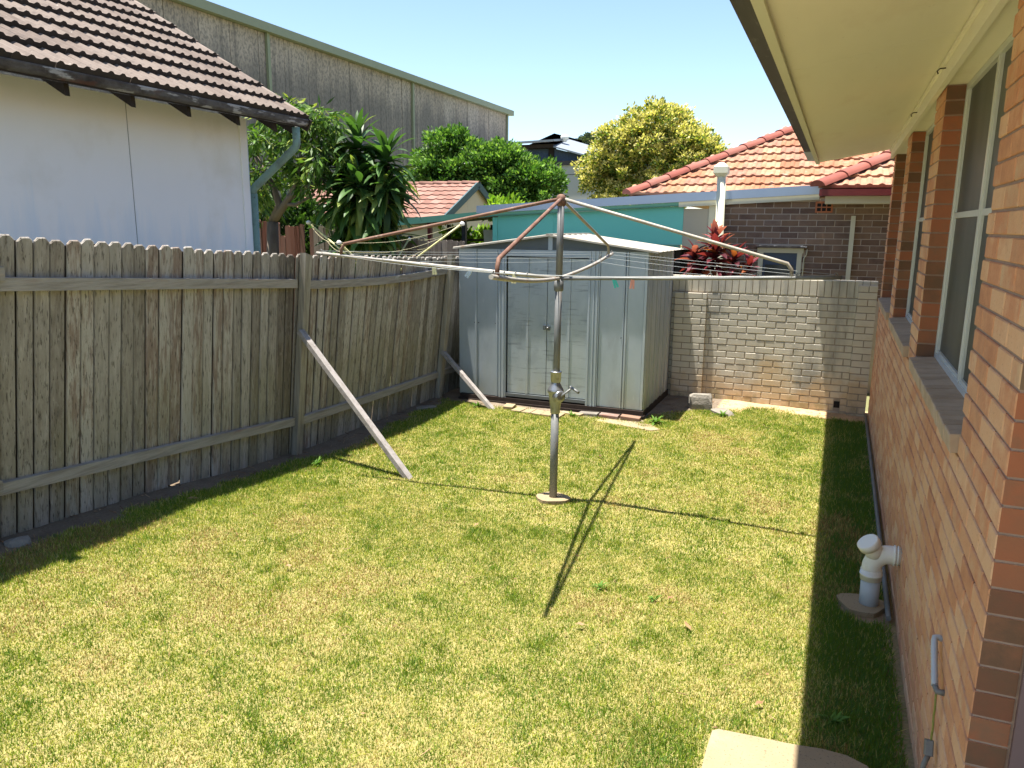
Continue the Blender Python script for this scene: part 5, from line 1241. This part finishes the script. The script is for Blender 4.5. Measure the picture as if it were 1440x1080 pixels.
# dracaena: several canes, each ringed with long arching leaves
DC = thing('dracaena_plant', (-7.0, 10.55, 0), 'large dracaena with long drooping strap leaves standing behind the fence', 'plant')
dm = [strap_mesh('leaf', 'leaf', .56, .115, d, b, t) for d, b, t in ((.5,(.035,.085,.02),(.05,.11,.025)), (.9,(.05,.11,.025),(.07,.15,.03)), (1.3,(.03,.07,.018),(.05,.10,.025)), (1.0,(.08,.15,.03),(.22,.27,.07)), (.7,(.04,.095,.022),(.06,.13,.03)))]
heads = [((-7.02,10.50,3.62), 1.55, .52), ((-6.47,10.45,3.38), 1.4, .48), ((-7.35,10.5,3.22), 1.2, .44), ((-6.85,10.2,3.02), 1.05, .46), ((-6.45,10.35,2.9), .9, .42), ((-7.3,10.25,2.85), .9, .42), ((-6.9,10.35,2.65), .7, .40)]
lm = []
for (c, hh, sc1) in heads:
    lm.append(([(c[0]*.3-4.9, 10.6, 0), (c[0], c[1]+.05, c[2]-.5), (c[0], c[1], c[2]+.05)], .035, .028))
limbs(DC, lm, 'canes')
inner = []
for (c, hh, sc1) in heads:
    nl = 42
    for i in range(nl):
        t = i/nl; az = i*2.39996+jit(.3); el = math.radians(80-135*t+jit(9)); p = Vector(c)+Vector((math.cos(az)*.02, math.sin(az)*.02, .10-.55*t*sc1/.5))
        put_leaf(DC, dm, p, az, el, jit(.4), sc1/.5*(.66+.5*min(1, t*2.2))*rnd.uniform(.85, 1.15))
# older leaves packed below and behind, too many to tell apart
iv = []; ifc = []; ic = []
for i in range(520):
    c = rnd.choice(heads)[0]; az = rnd.uniform(0, 6.283); mesh = rnd.choice(dm)
    p = Vector((c[0]*.6-6.88*.4+jit(.2), c[1]+jit(.15)+.1, c[2]-rnd.uniform(.1, .85)))
    if p.z < 2.0: p.z = 2.0+rnd.random()*.5
    W = Matrix.Translation(p) @ Matrix.Rotation(az, 4, 'Z') @ Matrix.Rotation(-math.radians(rnd.uniform(-60, 35)), 4, 'Y') @ Matrix.Rotation(jit(.5), 4, 'X') @ Matrix.Diagonal((1, 1, 1, 1)) @ Matrix.Scale(rnd.uniform(.85, 1.2), 4)
    n0 = len(iv); iv += [tuple(W @ v.co) for v in mesh.vertices]; ifc += [tuple(n0+k for k in f.vertices) for f in mesh.polygons]
    ic += [tuple(k.color) for k in mesh.color_attributes['col'].data]
ime = bpy.data.meshes.new('lower_leaves'); ime.from_pydata(iv, [], ifc); ca = ime.color_attributes.new('col', 'FLOAT_COLOR', 'POINT'); ca.data.foreach_set('color', np.array(ic, dtype=np.float32).ravel()); ime.materials.append(M['leaf']); ime.update()
link('lower_leaves', ime, DC, Matrix.Identity(4), 'stuff')
# bromeliad / cordyline with crimson leaves on the cream wall
BR = thing('crimson_leaf_plant', (-1.55, 11.0, 0), 'crimson-leaved cordyline plant rising behind the cream brick wall', 'plant')
limbs(BR, [([(-1.62,11.0,0),(-1.6,11.0,2.1)], .03, .02), ([(-1.3,11.0,0),(-1.27,11.0,1.75)], .025, .02), ([(-1.82,11.0,0),(-1.84,11.0,1.75)], .025, .02)], 'canes')
cm = [strap_mesh('leaf', 'leaf', .30, .10, d, b, t, .35, 5) for d, b, t in ((.4,(.11,.012,.018),(.20,.025,.04)), (.8,(.06,.010,.015),(.13,.018,.03)), (1.1,(.035,.008,.012),(.09,.014,.022)), (.7,(.20,.035,.045),(.36,.11,.12)), (.9,(.15,.03,.015),(.30,.09,.03)))]
for (c, nl, s1, el0) in (((-1.60,10.98,2.14), 22, .85, 88), ((-1.84,10.95,1.90), 24, .95, 62), ((-1.55,10.9,1.93), 28, 1.05, 70), ((-1.32,10.95,1.86), 24, .90, 62), ((-1.70,10.85,1.78), 20, .9, 50), ((-1.12,11.0,1.76), 18, .75, 62)):
    for i in range(nl):
        t = i/nl; az = i*2.39996+jit(.3); put_leaf(BR, cm, Vector(c)+Vector((0,0,.08-.25*t)), az, math.radians(el0-95*t+jit(8)), jit(.5), s1*rnd.uniform(.8, 1.15))
# lawn weeds and fallen leaves
def weed(x, y, n, L, label):
    w = thing('lawn_weed', (x, y, gz(x, y)), label, 'weed'); wm = [strap_mesh('leaf', 'matteleaf', L, L*.22, d, (.07,.15,.02), (.13,.24,.04), .2, 3) for d in (.5, .9, 1.3)]
    for i in range(n): put_leaf(w, wm, Vector((x+jit(.02), y+jit(.02), gz(x, y)+.012)), i*2.4+jit(.4), math.radians(rnd.uniform(25, 70)), jit(.3), rnd.uniform(.7, 1.2))
weed(-1.22, 4.42, 14, .055, 'leafy green weed in the lawn right of the hoist shadow')
weed(-.88, 4.40, 10, .05, 'small flat weed in the lawn near the eave shadow')
weed(-4.05, 8.55, 22, .09, 'bright green weed tuft at the foot of the shorter prop')
weed(-2.82, 8.62, 16, .08, 'green weed growing on the plank offcut at the shed base')
weed(-1.83, 8.75, 22, .12, 'green weed tuft in the shade right of the shed corner')
weed(-1.15, 9.45, 16, .09, 'grassy tuft on the lawn before the flat concrete lump')
weed(.16, 3.62, 14, .07, 'broad-leaved weed in the shaded grass strip near the slab')
weed(-4.30, 5.6, 16, .08, 'weed clump at the foot of the middle fence post')
lt = MB()
for i in range(420):
    x = rnd.uniform(-4.3, .0); yy = rnd.uniform(2.2, 9.6); 
    if soilness(x, yy) > .3: continue
    s_ = rnd.uniform(.007, .020); a = rnd.uniform(0, 6.3); z = gz(x, yy)+rnd.uniform(.018, .030)
    if i % 3: lt.poly([(x, yy, z), (x+s_*math.cos(a), yy+s_*math.sin(a), z+jit(.005)), (x+s_*1.2*math.cos(a+.5), yy+s_*1.2*math.sin(a+.5), z+jit(.004)), (x+s_*.6*math.cos(a+1), yy+s_*.6*math.sin(a+1), z)])
    else: lt.beam((x, yy, z), (x+3*s_*math.cos(a), yy+3*s_*math.sin(a), z+jit(.006)), .003, .002)
meta(lt.build('lawn_litter', 'litter', None), 'scraps of dead leaf and twig scattered through the lawn', 'litter', kind='stuff')
lg = 'brown leaves fallen on the lawn'
for (x, y, s, a, lb) in ((-1.22,3.88,.034,.2,'dark curled leaf on the lawn below the hoist shadow'), (-.80,4.42,.03,1.0,'dark leaf on the lawn left of the eave shadow'), (-.60,4.12,.04,2.2,'pale tan curled leaf on the right of the lawn'),
                     (-3.05,3.60,.03,.5,'small brown leaf on the lawn at lower left'), (-.19,3.55,.03,.9,'tan leaf on the lawn just above the paving slab'), (-2.05,7.1,.03,.1,'brown leaf on the lawn behind the hoist post'),
                     (-4.42,4.15,.055,.6,'tan leaf in the dirt under the fence rail'), (-2.35,4.9,.028,1.4,'small dark leaf on the lawn left of the hoist footing')):
    mb = MB(); pr = [(0,0,0),(s*.8,s*.35,.012),(s*1.7,s*.1,.004),(s*2.1,0,.014),(s*1.2,-s*.35,.002),(s*.5,-s*.3,.010)]
    c, sn = math.cos(a), math.sin(a); z = gz(x, y)+.030 if x > -4.3 else gz(x, y)+.008
    mb.poly([(x+px*c-py*sn, y+px*sn+py*c, z+pz) for px, py, pz in pr]); o = mb.build('fallen_leaf', 'litter', None); meta(o, lb, 'leaf', lg)
# litter of twigs, bark and pebbles along fence and wall (uncountable)
mb = MB()
for i in range(520):
    if i % 3: x = rnd.uniform(-4.78, -4.25); yy = rnd.uniform(1.5, 8.7)
    elif i % 2: x = rnd.uniform(-2.0, -1.3); yy = rnd.uniform(9.0, 10.3)
    else: x = rnd.uniform(-1.3, .4); yy = rnd.uniform(9.95, 10.38)
    z = gz(x, yy)+.006; a = rnd.uniform(0, 6.3)
    if rnd.random() < .5:
        L = rnd.uniform(.02, .09); mb.beam((x, yy, z), (x+L*math.cos(a), yy+L*math.sin(a), z+rnd.uniform(0,.012)), .004, .003)
    else:
        s = rnd.uniform(.006, .018); mb.poly([(x+s*math.cos(a+k*2.1)*rnd.uniform(.6,1.2), yy+s*math.sin(a+k*2.1), z+rnd.uniform(0,.008)) for k in range(3)])
o = mb.build('twig_litter', 'litter', None, kind='stuff'); meta(o, 'twigs, bark chips and pebbles on bare dirt along the fence and shed', 'litter', kind='stuff')
